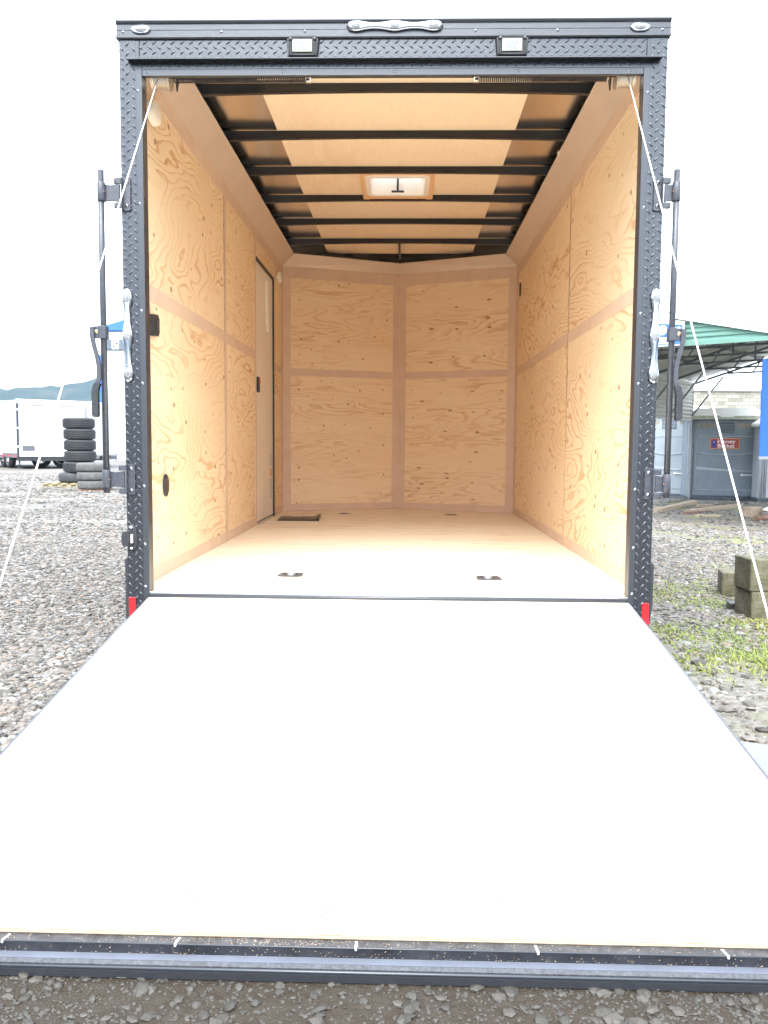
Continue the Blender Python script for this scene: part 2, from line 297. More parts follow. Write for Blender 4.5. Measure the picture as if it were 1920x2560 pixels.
def pground():
    m = bpy.data.materials.new('gravel_ground'); m.use_nodes = True; t = m.node_tree; b = t.nodes['Principled BSDF']; N = t.nodes.new; L = t.links.new
    b.inputs['Roughness'].default_value = .75
    tc = N('ShaderNodeTexCoord')
    v = N('ShaderNodeTexVoronoi'); v.inputs['Scale'].default_value = 26; L(tc.outputs['Object'], v.inputs['Vector'])
    v2 = N('ShaderNodeTexVoronoi'); v2.inputs['Scale'].default_value = 60; L(tc.outputs['Object'], v2.inputs['Vector'])
    r = N('ShaderNodeValToRGB'); e = r.color_ramp.elements
    e[0].position = 0; e[0].color = (.055, .052, .050, 1); e[1].position = 1; e[1].color = (.20, .19, .175, 1); x = e.new(.5); x.color = (.115, .108, .10, 1)
    sx = N('ShaderNodeSeparateColor'); L(v.outputs['Color'], sx.inputs['Color']); L(sx.outputs['Red'], r.inputs['Fac'])
    sx2 = N('ShaderNodeSeparateColor'); L(v2.outputs['Color'], sx2.inputs['Color'])
    mm = N('ShaderNodeMix'); mm.data_type = 'RGBA'; mm.blend_type = 'OVERLAY'; mm.inputs['Factor'].default_value = .55; L(r.outputs['Color'], mm.inputs['A']); L(sx2.outputs['Green'], mm.inputs['B'])
    # large patches: damp mud, pale stone dust, moss
    mp = N('ShaderNodeMapping'); mp.inputs['Scale'].default_value = (.28, .75, 1); L(tc.outputs['Object'], mp.inputs['Vector'])
    n = N('ShaderNodeTexNoise'); n.inputs['Scale'].default_value = 1; n.inputs['Detail'].default_value = 7; n.inputs['Roughness'].default_value = .62; L(mp.outputs['Vector'], n.inputs['Vector'])
    r2 = N('ShaderNodeValToRGB'); e = r2.color_ramp.elements; e[0].position = .36; e[0].color = (.085, .072, .054, 1); e[1].position = .68; e[1].color = (.32, .295, .255, 1); x = e.new(.52); x.color = (.165, .15, .127, 1)
    L(n.outputs['Fac'], r2.inputs['Fac'])
    m2 = N('ShaderNodeMix'); m2.data_type = 'RGBA'; m2.inputs['Factor'].default_value = .55; L(mm.outputs['Result'], m2.inputs['A']); L(r2.outputs['Color'], m2.inputs['B'])
    n4 = N('ShaderNodeTexNoise'); n4.inputs['Scale'].default_value = .8; n4.inputs['Detail'].default_value = 8; n4.inputs['Roughness'].default_value = .7; L(tc.outputs['Object'], n4.inputs['Vector'])
    sp = N('ShaderNodeSeparateXYZ'); L(tc.outputs['Object'], sp.inputs['Vector'])
    mrx = N('ShaderNodeMapRange'); mrx.inputs['From Min'].default_value = 1.0; mrx.inputs['From Max'].default_value = 1.9; L(sp.outputs['X'], mrx.inputs['Value'])
    mrg = N('ShaderNodeMapRange'); mrg.inputs['From Min'].default_value = .50; mrg.inputs['From Max'].default_value = .60; L(n4.outputs['Fac'], mrg.inputs['Value'])
    mg = N('ShaderNodeMath'); mg.operation = 'MULTIPLY'; L(mrx.outputs['Result'], mg.inputs[0]); L(mrg.outputs['Result'], mg.inputs[1])
    mg2 = N('ShaderNodeMath'); mg2.operation = 'MULTIPLY'; mg2.inputs[1].default_value = .8; L(mg.outputs[0], mg2.inputs[0])
    m5 = N('ShaderNodeMix'); m5.data_type = 'RGBA'; m5.inputs['B'].default_value = (.17, .18, .05, 1); L(mg2.outputs[0], m5.inputs['Factor']); L(m2.outputs['Result'], m5.inputs['A'])
    # brown mud by the foot of the ramp, its shade painted in as darker colour
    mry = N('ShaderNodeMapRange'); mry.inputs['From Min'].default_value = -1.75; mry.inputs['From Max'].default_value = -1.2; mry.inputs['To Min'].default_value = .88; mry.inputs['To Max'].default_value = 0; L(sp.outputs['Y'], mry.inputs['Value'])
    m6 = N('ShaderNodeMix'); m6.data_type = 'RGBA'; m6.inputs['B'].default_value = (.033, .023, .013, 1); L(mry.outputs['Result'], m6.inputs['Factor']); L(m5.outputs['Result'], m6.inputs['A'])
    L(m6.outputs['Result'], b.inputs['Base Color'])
    rr = N('ShaderNodeMapRange'); rr.inputs['To Min'].default_value = .35; rr.inputs['To Max'].default_value = .95; L(n.outputs['Fac'], rr.inputs['Value']); L(rr.outputs['Result'], b.inputs['Roughness'])
    nb = N('ShaderNodeTexNoise'); nb.inputs['Scale'].default_value = 55; nb.inputs['Detail'].default_value = 7; nb.inputs['Roughness'].default_value = .7; L(tc.outputs['Object'], nb.inputs['Vector'])
    vi = N('ShaderNodeMapRange'); vi.inputs['From Min'].default_value = 0; vi.inputs['From Max'].default_value = .7; vi.inputs['To Min'].default_value = 1; vi.inputs['To Max'].default_value = 0; L(v.outputs['Distance'], vi.inputs['Value'])
    hm_ = N('ShaderNodeMix'); L(mry.outputs['Result'], hm_.inputs[0]); L(vi.outputs['Result'], hm_.inputs[2]); L(nb.outputs['Fac'], hm_.inputs[3])
    bp = N('ShaderNodeBump'); bp.inputs['Strength'].default_value = .9; bp.inputs['Distance'].default_value = .014
    b.inputs['Specular IOR Level'].default_value = .3
    L(hm_.outputs[0], bp.inputs['Height']); L(bp.outputs['Normal'], b.inputs['Normal']); return m
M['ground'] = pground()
def pattr(name, cols, rough=.7, spec=.5):
    m = bpy.data.materials.new(name); m.use_nodes = True; t = m.node_tree; b = t.nodes['Principled BSDF']; N = t.nodes.new; L = t.links.new
    b.inputs['Roughness'].default_value = rough; b.inputs['Specular IOR Level'].default_value = spec
    a = N('ShaderNodeAttribute'); a.attribute_name = 'tint'; r = N('ShaderNodeValToRGB'); r.color_ramp.interpolation = 'LINEAR'; e = r.color_ramp.elements
    for i, (p, c) in enumerate(cols):
        x = e[i] if i < 2 else e.new(p); x.position = p; x.color = (*c, 1)
    L(a.outputs['Fac'], r.inputs['Fac'])
    tc = N('ShaderNodeTexCoord'); n = N('ShaderNodeTexNoise'); n.inputs['Scale'].default_value = 90; n.inputs['Detail'].default_value = 4; L(tc.outputs['Object'], n.inputs['Vector'])
    mr = N('ShaderNodeMapRange'); mr.inputs['To Min'].default_value = .7; mr.inputs['To Max'].default_value = 1.3; L(n.outputs['Fac'], mr.inputs['Value'])
    mm = N('ShaderNodeMix'); mm.data_type = 'RGBA'; mm.blend_type = 'MULTIPLY'; mm.inputs['Factor'].default_value = 1; L(r.outputs['Color'], mm.inputs['A']); L(mr.outputs['Result'], mm.inputs['B'])
    L(mm.outputs['Result'], b.inputs['Base Color']); return m
M['stone'] = pattr('gravel_stone', [(0, (.030, .027, .022)), (1, (.26, .25, .23)), (.35, (.088, .079, .066)), (.7, (.155, .14, .12)), (.8, (.18, .128, .09)), (.9, (.165, .17, .175))], .6)
M['grass'] = pattr('grass_blade', [(0, (.10, .17, .02)), (1, (.34, .30, .06)), (.5, (.20, .24, .03))], .6)
def pbrick():
    m = bpy.data.materials.new('block_wall'); m.use_nodes = True; t = m.node_tree; b = t.nodes['Principled BSDF']; N = t.nodes.new; L = t.links.new
    b.inputs['Roughness'].default_value = .9
    tc = N('ShaderNodeTexCoord'); sx = N('ShaderNodeSeparateXYZ'); L(tc.outputs['Object'], sx.inputs['Vector']); cb = N('ShaderNodeCombineXYZ'); L(sx.outputs['X'], cb.inputs['X']); L(sx.outputs['Z'], cb.inputs['Y'])
    br = N('ShaderNodeTexBrick'); br.inputs['Scale'].default_value = 1; br.inputs['Brick Width'].default_value = .4; br.inputs['Row Height'].default_value = .2; br.inputs['Mortar Size'].default_value = .012
    br.inputs['Color1'].default_value = (.34, .33, .29, 1); br.inputs['Color2'].default_value = (.20, .19, .16, 1); br.inputs['Mortar'].default_value = (.14, .13, .11, 1)
    L(cb.outputs['Vector'], br.inputs['Vector']); L(br.outputs['Color'], b.inputs['Base Color']); return m
M['brick'] = pbrick()
def phill():
    m = bpy.data.materials.new('forested_hill'); m.use_nodes = True; t = m.node_tree; b = t.nodes['Principled BSDF']; N = t.nodes.new; L = t.links.new
    b.inputs['Roughness'].default_value = 1; b.inputs['Specular IOR Level'].default_value = 0
    tc = N('ShaderNodeTexCoord'); n = N('ShaderNodeTexNoise'); n.inputs['Scale'].default_value = .035; n.inputs['Detail'].default_value = 12; n.inputs['Roughness'].default_value = .7
    L(tc.outputs['Object'], n.inputs['Vector']); r = N('ShaderNodeValToRGB'); e = r.color_ramp.elements
    e[0].position = .40; e[0].color = (.015, .030, .026, 1); e[1].position = .72; e[1].color = (.09, .068, .06, 1); x = e.new(.54); x.color = (.022, .042, .040, 1)
    L(n.outputs['Fac'], r.inputs['Fac']); L(r.outputs['Color'], b.inputs['Base Color']); return m
M['hill'] = phill()
def pwater():
    m = mat('puddle_water', (.05, .045, .035), .03, ior=1.6, bump=.03, bscale=12); m.node_tree.nodes['Principled BSDF'].inputs['Specular IOR Level'].default_value = .5; return m
M['water'] = pwater()
def ptrans():
    m = bpy.data.materials.new('translucent_lid'); m.use_nodes = True; t = m.node_tree; t.nodes.clear(); N = t.nodes.new; L = t.links.new
    o = N('ShaderNodeOutputMaterial'); tr = N('ShaderNodeBsdfTranslucent'); tr.inputs['Color'].default_value = (.85, .87, .9, 1); d = N('ShaderNodeBsdfDiffuse'); d.inputs['Color'].default_value = (.8, .8, .8, 1)
    mx = N('ShaderNodeMixShader'); mx.inputs[0].default_value = .35; L(tr.outputs[0], mx.inputs[1]); L(d.outputs[0], mx.inputs[2]); L(mx.outputs[0], o.inputs['Surface']); return m
M['lid'] = ptrans()
#@@SETTING
# ------------------------------------------------------------------ ground, hills, gravel, grass
def mk_ground():
    def axis(lo, hi):
        a = list(np.arange(-16, 16, .5)); st = .5; x = 16.
        b = []
        while x < 900: b.append(x); st *= 1.25; x += st
        b.append(900); return [-q for q in b[::-1]]+a+b
    xs = axis(0, 0); ys = [y for y in xs]
    ys = [y+8 for y in ys]
    vs = [(x, y, gz(x, y)) for y in ys for x in xs]; n = len(xs)
    mb = MB(); mb.add(vs, [(j*n+i, j*n+i+1, (j+1)*n+i+1, (j+1)*n+i) for j in range(len(ys)-1) for i in range(n-1)], True)
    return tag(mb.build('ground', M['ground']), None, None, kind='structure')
mk_ground()
def mk_hills():
    mb = MB(); n = 720; R0, R1 = 640, 800; vs = []; rows = 7
    for i in range(n):
        a = 2*math.pi*i/n
        back = .5-.5*math.cos(a-math.pi/2+math.pi/2)  # 0 ahead (+Y), 1 behind
        base = 52+75*sm((0.5-.5*math.cos(a))*1.6-.3)  # unseen part behind the camera raised to darken reflections in the lower posts
        deg = math.degrees(a)
        h = base*(.8+.35*noise.noise((math.cos(a)*2.2, math.sin(a)*2.2, 3.1)))
        h += 9*noise.noise((math.cos(a)*9, math.sin(a)*9, 1.1))+2.4*noise.noise((math.cos(a)*60, math.sin(a)*60, .3))+random.uniform(0, 1.9)*(random.random() < .5)
        # a shoulder that climbs towards the blue building; the sky meets the roofs on the right
        d2 = (deg+180) % 360-180   # positive to the right of +Y
        h += 12*math.exp(-((d2+17)/4.0)**2)
        if 3 < d2 < 60: h *= .15
        for j in range(rows):
            t = j/(rows-1); rr = R0+(R1-R0)*t
            z = -1+h*t**.8+(3.5*noise.noise((math.cos(a)*40, math.sin(a)*40, t*6)) if 0 < j < rows-1 else 0)
            vs.append((rr*math.sin(a), rr*math.cos(a), z))
    fs = [(i*rows+j, ((i+1) % n)*rows+j, ((i+1) % n)*rows+j+1, i*rows+j+1) for i in range(n) for j in range(rows-1)]
    mb.add(vs, fs, True)
    for i in range(n):  # closed behind
        pass
    return tag(mb.build('hills', M['hill']), None, None, kind='structure')
mk_hills()

ICO_V = None
def ico():
    p = (1+5**.5)/2
    v = np.array([(-1, p, 0), (1, p, 0), (-1, -p, 0), (1, -p, 0), (0, -1, p), (0, 1, p), (0, -1, -p), (0, 1, -p), (p, 0, -1), (p, 0, 1), (-p, 0, -1), (-p, 0, 1)])/math.sqrt(1+p*p)
    f = np.array([(0, 11, 5), (0, 5, 1), (0, 1, 7), (0, 7, 10), (0, 10, 11), (1, 5, 9), (5, 11, 4), (11, 10, 2), (10, 7, 6), (7, 1, 8), (3, 9, 4), (3, 4, 2), (3, 2, 6), (3, 6, 8), (3, 8, 9), (4, 9, 5), (2, 4, 11), (6, 2, 10), (8, 6, 7), (9, 8, 1)])
    return v, f
def bulk(name, V, F, tint, m, smooth=False):
    """V (k,n,3), F (m,3|4) of one instance; tint (k,)"""
    k, n, _ = V.shape; q = F.shape[1]
    me = bpy.data.meshes.new(name); me.vertices.add(k*n); me.vertices.foreach_set('co', V.reshape(-1).astype(np.float32))
    idx = (F[None]+(np.arange(k)*n)[:, None, None]).reshape(-1).astype(np.int32)
    me.loops.add(len(idx)); me.loops.foreach_set('vertex_index', idx)
    nf = k*len(F); me.polygons.add(nf); me.polygons.foreach_set('loop_start', (np.arange(nf)*q).astype(np.int32)); me.polygons.foreach_set('loop_total', np.full(nf, q, np.int32))
    me.polygons.foreach_set('use_smooth', [smooth]*nf)
    at = me.attributes.new('tint', 'FLOAT', 'POINT'); at.data.foreach_set('value', np.repeat(tint, n).astype(np.float32))
    me.materials.append(m); me.update(calc_edges=True); me.validate()
    o = bpy.data.objects.new(name, me); sc.collection.objects.link(o); return o
def wedge(n, d0, d1, lo, hi, side, p=1.0):
    """random ground points by distance from the camera, between two bearings on one side"""
    u = rng.random(n); d = d0+(d1-d0)*u**p
    s = lo+(hi-lo)*rng.random(n)
    return CAM[0]+side*s*d, CAM[1]+d
def mk_gravel():
    X = []; Y = []; S = []
    for side in (-1, 1):
        for n, d0, d1, lo, hi, p, s0, s1 in ((17000, 2.0, 4.2, .27, .66, .8, .005, .019), (30000, 4.0, 8.5, .26, .60, .8, .006, .020), (13000, 8, 14, .26, .58, 1.0, .012, .028), (9000, 13, 26, .26, .56, 1.5, .018, .04)):
            x, y = wedge(n, d0, d1, lo, hi, side, p); X.append(x); Y.append(y); S.append(s0+(s1-s0)*rng.random(n)**3)
    n = 8000; X.append(rng.uniform(-1.5, 1.6, n)); Y.append(rng.uniform(-2.5, -1.75, n)); S.append(.003+.012*rng.random(n)**3.5)
    n = 22000; X.append(rng.uniform(-1.3, 1.45, n)); Y.append(rng.uniform(-2.2, -1.85, n)); S.append(.0012+.0035*rng.random(n)**2)
    n = 2600; X.append(rng.uniform(1.02, 2.3, n)); Y.append(rng.uniform(-.72, .75, n)); S.append(.008+.022*rng.random(n)**2)
    X = np.concatenate(X); Y = np.concatenate(Y); S = np.concatenate(S); 
    keep = ~((np.abs(X) < 1.04) & (Y > -1.8) & (Y < 5))
    # bare muddy patches
    nz = np.array([noise.noise((x*.55, y*1.1, .5)) for x, y in zip(X, Y)])
    keep &= rng.random(len(X)) < np.where(Y < -1.7, np.clip(.30+1.1*np.abs(X+.05)**1.6, 0, .9), np.clip(.85+nz*2.2, .06, 1))
    keep &= ~((((X-1.42)/.40)**2+((Y+1.0)/.26)**2 < 1) & (rng.random(len(X)) < .985))
    X, Y, S = X[keep], Y[keep], S[keep]; k = len(X)
    v, f = ico(); V = np.repeat(v[None], k, 0)*(1+.42*(rng.random((k, 12, 1))-.5))
    V *= (S[:, None]*np.stack([1.0+.5*rng.random(k), .75+.4*rng.random(k), .32+.35*rng.random(k)], 1))[:, None, :]
    a = rng.random(k)*6.28; tl = (rng.random(k)-.5)*.9
    ct, st = np.cos(tl)[:, None], np.sin(tl)[:, None]
    x, y, z = V[..., 0].copy(), V[..., 1].copy(), V[..., 2].copy(); y, z = y*ct-z*st, y*st+z*ct
    ca, sa = np.cos(a)[:, None], np.sin(a)[:, None]; x, y = x*ca-y*sa, x*sa+y*ca
    G = np.array([gz(p, q) for p, q in zip(X, Y)])
    V = np.stack([x+X[:, None], y+Y[:, None], z+(G+S*.12)[:, None]], 2)
    T = rng.random(k); T = np.where(Y < -1.7, T*.16, T)  # stones by the ramp foot tinted darker, shade included in the tint
    return tag(bulk('gravel', V, f, T, M['stone']), None, None, kind='stuff')
mk_gravel()
def mk_grass():
    X, Y = [], []
    tries = 0
    P = [(1.75, .55, .55, .35), (2.25, .75, .6, .35), (1.45, 1.0, .35, .25), (2.3, 2.4, .6, .35), (1.75, 2.1, .4, .3), (2.9, 3.3, .8, .4), (1.32, .35, .15, .2), (2.05, 1.22, .25, .12), (2.15, 1.75, .35, .15), (1.9, .2, .45, .22), (2.4, .35, .5, .3), (4.2, 6.5, .9, .6), (3.4, 4.6, .8, .3)]
    wts = [5, 5, 1.6, 2.2, 1.6, 1.8, .5, 1.2, 1.5, 2.2, 2.5, 1.5, 1]
    for (cx, cy, rx, ry), w_ in zip(P, wts):
        n = int(w_*800)
        for _ in range(n//7):
            x0, y0 = random.gauss(cx, rx*.55), random.gauss(cy, ry*.6)
            if abs(x0) < 1.15: continue
            for _ in range(7): X.append(x0+random.gauss(0, .018)); Y.append(y0+random.gauss(0, .018))
    for _ in range(170):
        x0, y0 = random.uniform(-3.2, 3.6), random.uniform(-.5, 7)
        if abs(x0) < 1.2 or x0 < 0: continue
        for _ in range(6): X.append(x0+random.gauss(0, .012)); Y.append(y0+random.gauss(0, .012))
    X, Y = np.array(X), np.array(Y); k = len(X)
    a = rng.random(k)*6.28; h = .008+.032*rng.random(k)**1.8; w_ = rng.uniform(.0016, .0032, k); ln = rng.uniform(.5, 1.8, k)
    G = np.array([gz(p, q) for p, q in zip(X, Y)])-.004
    dx, dy = np.cos(a), np.sin(a); px, py = -dy, dx
    V = np.zeros((k, 6, 3))
    for i, (t, wf) in enumerate(((0, 1), (.55, .8), (1, .12))):
        cx = X+dx*h*ln*t*t; cy = Y+dy*h*ln*t*t; cz = G+h*t*(1-.25*t*ln)
        for s_ in (0, 1):
            q = (s_*2-1)*w_*wf; V[:, i*2+s_] = np.stack([cx+px*q, cy+py*q, cz], 1)
    F = np.array([(0, 1, 3, 2), (2, 3, 5, 4)])
    tn = np.clip(.45+.25*np.array([noise.noise((x*2, y*2, 5)) for x, y in zip(X, Y)])+.25*(rng.random(k)-.5)+.25*(X > 1.9)*(Y < 1.3), 0, 1)
    return tag(bulk('grass', V, F, tn, M['grass']), None, None, kind='stuff')
mk_grass()
def mk_puddle():
    mb = MB(); n = 40; c = (1.42, -1.0); vs = [(c[0], c[1], -.354)]
    for i in range(n):
        a = 2*math.pi*i/n; r_ = 1+.25*math.sin(3*a+1)+.15*math.sin(7*a)+.08*math.sin(13*a); vs.append((c[0]+.42*r_*math.cos(a), c[1]+.27*r_*math.sin(a), -.352))
    mb.add(vs, [(0, i+1, (i+1) % n+1) for i in range(n)], True); return tag(mb.build('puddle', M['water']), None, None, kind='structure')
mk_puddle()
#@@TRAILER
# ------------------------------------------------------------------ the trailer whose open back fills the picture
TR = thing('cargo_trailer', 'black enclosed cargo trailer with plywood lined inside and white ramp door lowered', 'cargo trailer')
W, ZT = 1.065, 2.18
def screws(mb, pts, r=.006, ax='y', s=-1):
    for p in pts:
        rr = (r, r*.6, r) if ax == 'y' else (r*.6, r, r); mb.ell(p, rr, 8, 4)
def lozenges(mb, O, A, B, N, w, h, pu=.0365, pv=.0195, l=.026, wd=.0072, ht=.0038):
    O, A, B, N = map(Vector, (O, A, B, N)); nv = int(h/pv)
    for j in range(nv):
        v = (j+.5)*h/nv; sg = 1 if j % 2 else -1; off = pu*(.5 if j % 2 else 0)+.25*pu
        u = off
        while u < w-.006:
            if u > .006:
                d = (A*math.cos(R(38))+B*sg*math.sin(R(38))); e = N.cross(d).normalized(); c = O+A*u+B*v
                l2 = l*(.9+.2*random.random())/2
                vs = [c-d*l2, c-d*l2*.45+e*wd/2, c+d*l2*.45+e*wd/2, c+d*l2, c+d*l2*.45-e*wd/2, c-d*l2*.45-e*wd/2, c-d*l2*.55+N*ht, c+d*l2*.55+N*ht]
                fs = [(0, 6, 1), (1, 6, 7, 2), (2, 7, 3), (3, 7, 4), (4, 7, 6, 5), (5, 6, 0)]
                mb.add(vs, fs, True)
            u += pu
for s in (-1, 1):
    p = MB(); x0, x1 = sorted((s*.9995, s*W)); p.box(x0, x1, 0, .06, -.20, ZT)
    lozenges(p, (x0, 0, -.2), (0, 0, 1), (1, 0, 0) if True else 0, (0, -1, 0), ZT+.2, x1-x0)
    if True:
        q = s*W; lozenges(p, (q, .06, -.2), (0, 0, 1), (0, -1, 0), (s, 0, 0), ZT+.2, .06)
    post = p.build('corner_post', M['black_paint'], TR)
    t = MB(); x0, x1 = sorted((s*.976, s*.9995)); t.box(x0, x1, -.002, .058, -.03, 2.0705); t.build('door_edge_trim', M['black_trim'], post, .0015)
    for z in (.02, .2, .43, .85, 1.13, 1.55, 1.98):
        b = MB(); b.lathe([(.0, .004), (.0035, .0035), (.0055, .001), (.0065, 0)], (s*.9925, -.002, z+random.uniform(-.01, .01)), (0, -1, 0), 12); b.build('screw', M['bolt'], post)
    # reveal behind the post
    rv = MB(); x0, x1 = sorted((s*.985, s*1.04)); rv.box(x0, x1, .0605, .075, 0, 2.05); rv.build('jamb_return', M['bow'], TR)
    g = MB(); x0, x1 = sorted((s*1.0655, s*1.083)); g.prism([(x0, .15), (x1, .13), (x1, -.03), (x0, -.16)] if s > 0 else [(x0, .13), (x0, -.16), (x1, -.16), (x1, .15)], (0, .02, 0), (1, 0, 0), (0, 0, 1), (0, .03, 0)); g.build('corner_guard', M['black_trim'], TR)
h = MB(); h.box(-.976, .976, .0005, .02, 2.044, 2.070); h.build('header_flange', M['black_trim'], TR, .0015)
h = MB(); h.box(-.9995, .9995, .001, .02, 2.0705, ZT)
lozenges(h, (-.99, .001, 2.072), (1, 0, 0), (0, 0, 1), (0, -1, 0), 1.98, .022); lozenges(h, (-.99, .001, 2.104), (1, 0, 0), (0, 0, 1), (0, -1, 0), 1.98, .074, pv=.0182)
HD = h.build('header_panel', M['black_paint'], TR)
l = MB(); l.prism([(0, 2.1015), (-.034, 2.094), (-.034, 2.0975), (-.004, 2.106), (0, 2.106)], (-1.03, 0, 0), (0, 1, 0), (0, 0, 1), (2.072, 0, 0)); l.build('drip_lip', M['black_trim'], HD)
for x in (-.95, -.42, .015, .49, .92):
    b = MB(); b.lathe([(0, .004), (.0035, .0035), (.006, .001), (.007, 0)], (x, .0005, 2.057), (0, -1, 0), 12); b.build('screw', M['bolt'], HD)
for s in (-1, 1):
    b = MB(); b.tube([(s*.985, -.0008, 2.112), (s*.986, -.0012, 2.155), (s*.985, -.0008, 2.178)], .0013, 5); b.build('seam_line', M['bow'], HD)
t = MB(); t.prism([(.05, 2.18), (-.006, 2.18), (-.012, 2.184), (-.012, 2.192), (-.007, 2.195), (-.007, 2.211), (-.0085, 2.2125), (-.007, 2.214), (-.007, 2.234), (-.013, 2.237), (-.016, 2.244), (-.013, 2.25), (.05, 2.25)], (-1.073, 0, 0), (0, 1, 0), (0, 0, 1), (2.146, 0, 0))
TT = t.build('roof_edge_trim', M['black_trim'], TR)
for x in (-1.045, -.66, -.335, .325, .64, 1.04):
    b = MB(); b.lathe([(0, .004), (.0035, .0035), (.006, .001), (.007, 0)], (x, -.007, 2.206), (0, -1, 0), 12); b.build('screw', M['bolt'], TT)
# --- shell: skins, nose, roof
def vpoly(x, y0, yc, yv): return [(-x, y0), (x, y0), (x, yc), (0, yv), (-x, yc)]
for s in (-1, 1):
    p = MB(); x0, x1 = sorted((s*1.0555, s*1.062)); p.box(x0, x1, .0605, 4.25, -.05, 2.24); p.obox((x0, .0605, 2.24), (x1-x0, 0, 0), (0, 4.19, 0), (0, 0, .18)) if 0 else None
    p.box(x0, x1, .40, 4.25, 2.2405, 2.378); p.build('side_skin', M['black_paint'], TR)
    p = MB(); p.obox((s*1.062, 4.2505, -.05), (-s*1.062, .45, 0), (0, .012, 0), (0, 0, 2.428)); p.build('nose_skin', M['black_paint'], TR)
    p = MB(); p.obox((s*1.0505, .44, 2.298), (-s*.04, 0, 0), (0, 3.77, 0), (0, 0, .056)); p.build('top_rail', M['bow'], TR)
ZR = 2.356
r = MB(); vx, vy0, vy1 = .196, 2.135, 2.54
r.add([(-1.055, .0605, 2.235), (1.055, .0605, 2.235), (1.055, .36, ZR), (-1.055, .36, ZR), (-1.055, .0605, 2.245), (1.055, .0605, 2.245), (1.055, .36, ZR+.01), (-1.055, .36, ZR+.01)], [(0, 3, 2, 1), (4, 5, 6, 7)])
r.box(-1.055, 1.055, .36, vy0, ZR, ZR+.01); r.box(-1.055, -vx, vy0, vy1, ZR, ZR+.01); r.box(vx, 1.055, vy0, vy1, ZR, ZR+.01)
r.prism(vpoly(1.055, vy1, 4.25, 4.70), (0, 0, ZR), (1, 0, 0), (0, 1, 0), (0, 0, .01)); r.build('roof_sheet', M['roof_skin'], TR)
c = MB()
for y0, y1, x0, x1 in ((.36, vy0, -.66, .66), (vy0, vy1, -.66, -vx), (vy0, vy1, vx, .66), (vy1, 4.47, -.66, .66)): c.box(x0, x1, y0, y1, 2.350, 2.354)
c.build('ceiling_panel', M['luan'], TR)
for yb in (.265, .826, 1.444, 2.052, 2.66, 3.276, 3.912):
    p = MB(); n = 20; vs = []
    for i in range(n+1):
        x = -1.0+2.0*i/n; zb = 2.311-.014*(x/.95)**2
        vs += [(x, yb-.013, zb), (x, yb-.013, 2.3495), (x, yb+.013, 2.3495), (x, yb+.013, zb)]
    fs = [(i*4+k, (i+1)*4+k, (i+1)*4+(k+1) % 4, i*4+(k+1) % 4) for i in range(n) for k in range(4)]
    p.add(vs, fs); p.build('roof_bow', M['bow'], TR, .001)
p = MB(); p.box(-.009, .009, 3.94, 4.5, 2.308, 2.3495); p.build('nose_rafter', M['bow'], TR)
# --- covings
for s in (-1, 1):
    p = MB(); pr = [(s*1.0455, 2.183), (s*.937, 2.285), (s*.931, 2.283), (s*.933, 2.290), (s*.942, 2.292), (s*1.0455, 2.196)]
    a0 = [(x, .21, z) for x, z in pr]; a1 = [(x, 4.231-(1.0455-abs(x))*1.7*.0-(1.0455-abs(x))*.6, z) for x, z in pr]; n = len(pr)
    p.add(a0+a1, [(i, (i+1) % n, n+(i+1) % n, n+i) for i in range(n)]); p.build('cove_panel', M['cove'], TR)
    # nose cove: from the corner to the nose line
    p = MB(); A0, B0 = Vector((s*1.0455, 4.2305, 2.186)), Vector((0, 4.6515, 2.197)); A1, B1 = Vector((s*.937, 4.19, 2.285)), Vector((0, 4.60, 2.285))
    up = Vector((0, .004, .006)); p.add([A0, B0, B1, A1, A0+up, B0+up, B1+up, A1+up], [(0, 1, 2, 3), (4, 7, 6, 5), (3, 2, 6, 7), (0, 4, 5, 1)]); p.build('cove_panel', M['cove'], TR)
# --- wall linings
def sheet(name, s, y0, y1, z0, z1, m, x=1.046, th=.008, bev=0):
    x0, x1 = sorted((s*x, s*(x+th))); p = MB(); p.box(x0, x1, y0, y1, z0, z1); return p.build(name, M[m], TR, bev)
for z0, z1 in ((0, 1.26), (1.2615, 2.182)):
    sheet('wall_panel', -1, .062, 1.802, z0, z1, 'ply_wall'); sheet('wall_panel', -1, 1.8045, 2.886, z0, z1, 'ply_wall'); sheet('wall_panel', -1, 3.722, 4.231, z0, z1, 'ply_wall')
    sheet('wall_panel', 1, .062, 1.780, z0, z1, 'ply_wall'); sheet('wall_panel', 1, 1.786, 4.231, z0, z1, 'ply_wall')
sheet('wall_panel', -1, 2.887, 3.721, 1.983, 2.182, 'ply_wall')
def strip(s, y0, y1, z0, z1, pr=.0): return sheet('trim_strip', s, y0, y1, z0, z1, 'trim_wood', 1.0425-pr, .0034+pr)
for s in (-1, 1):
    for y0, y1 in (((.078, 1.80), (1.856, 2.83), (3.757, 4.15)) if s < 0 else ((.078, 1.780), (1.786, 4.15))):
        strip(s, y0, y1, 1.228, 1.293); strip(s, y0, y1, .0005, .058)
    for y0, y1 in ((.078, 1.80), (1.8, 4.23)): strip(s, y0, y1, 2.10, 2.1825, .001)
    strip(s, 4.1505, 4.228, .0005, 2.0995, .0005)
for s_, y0_, y1_ in ((1, 1.7815, 1.7845), (-1, 1.7965, 1.7995)):
    x0, x1 = sorted((s_*1.0405, s_*1.0455)); p = MB(); p.box(x0, x1, y0_, y1_, .0, 2.18); p.build('panel_seam', M['seam'], TR)
strip(-1, 1.8005, 1.8555, .0005, 2.0995, .0005); strip(-1, 2.8305, 2.886, .0005, 2.0995, .0005); strip(-1, 3.722, 3.7565, .0005, 2.0995, .0005)
ND = Vector((1.046, .421, 0)); NL = ND.length; ND.normalize()
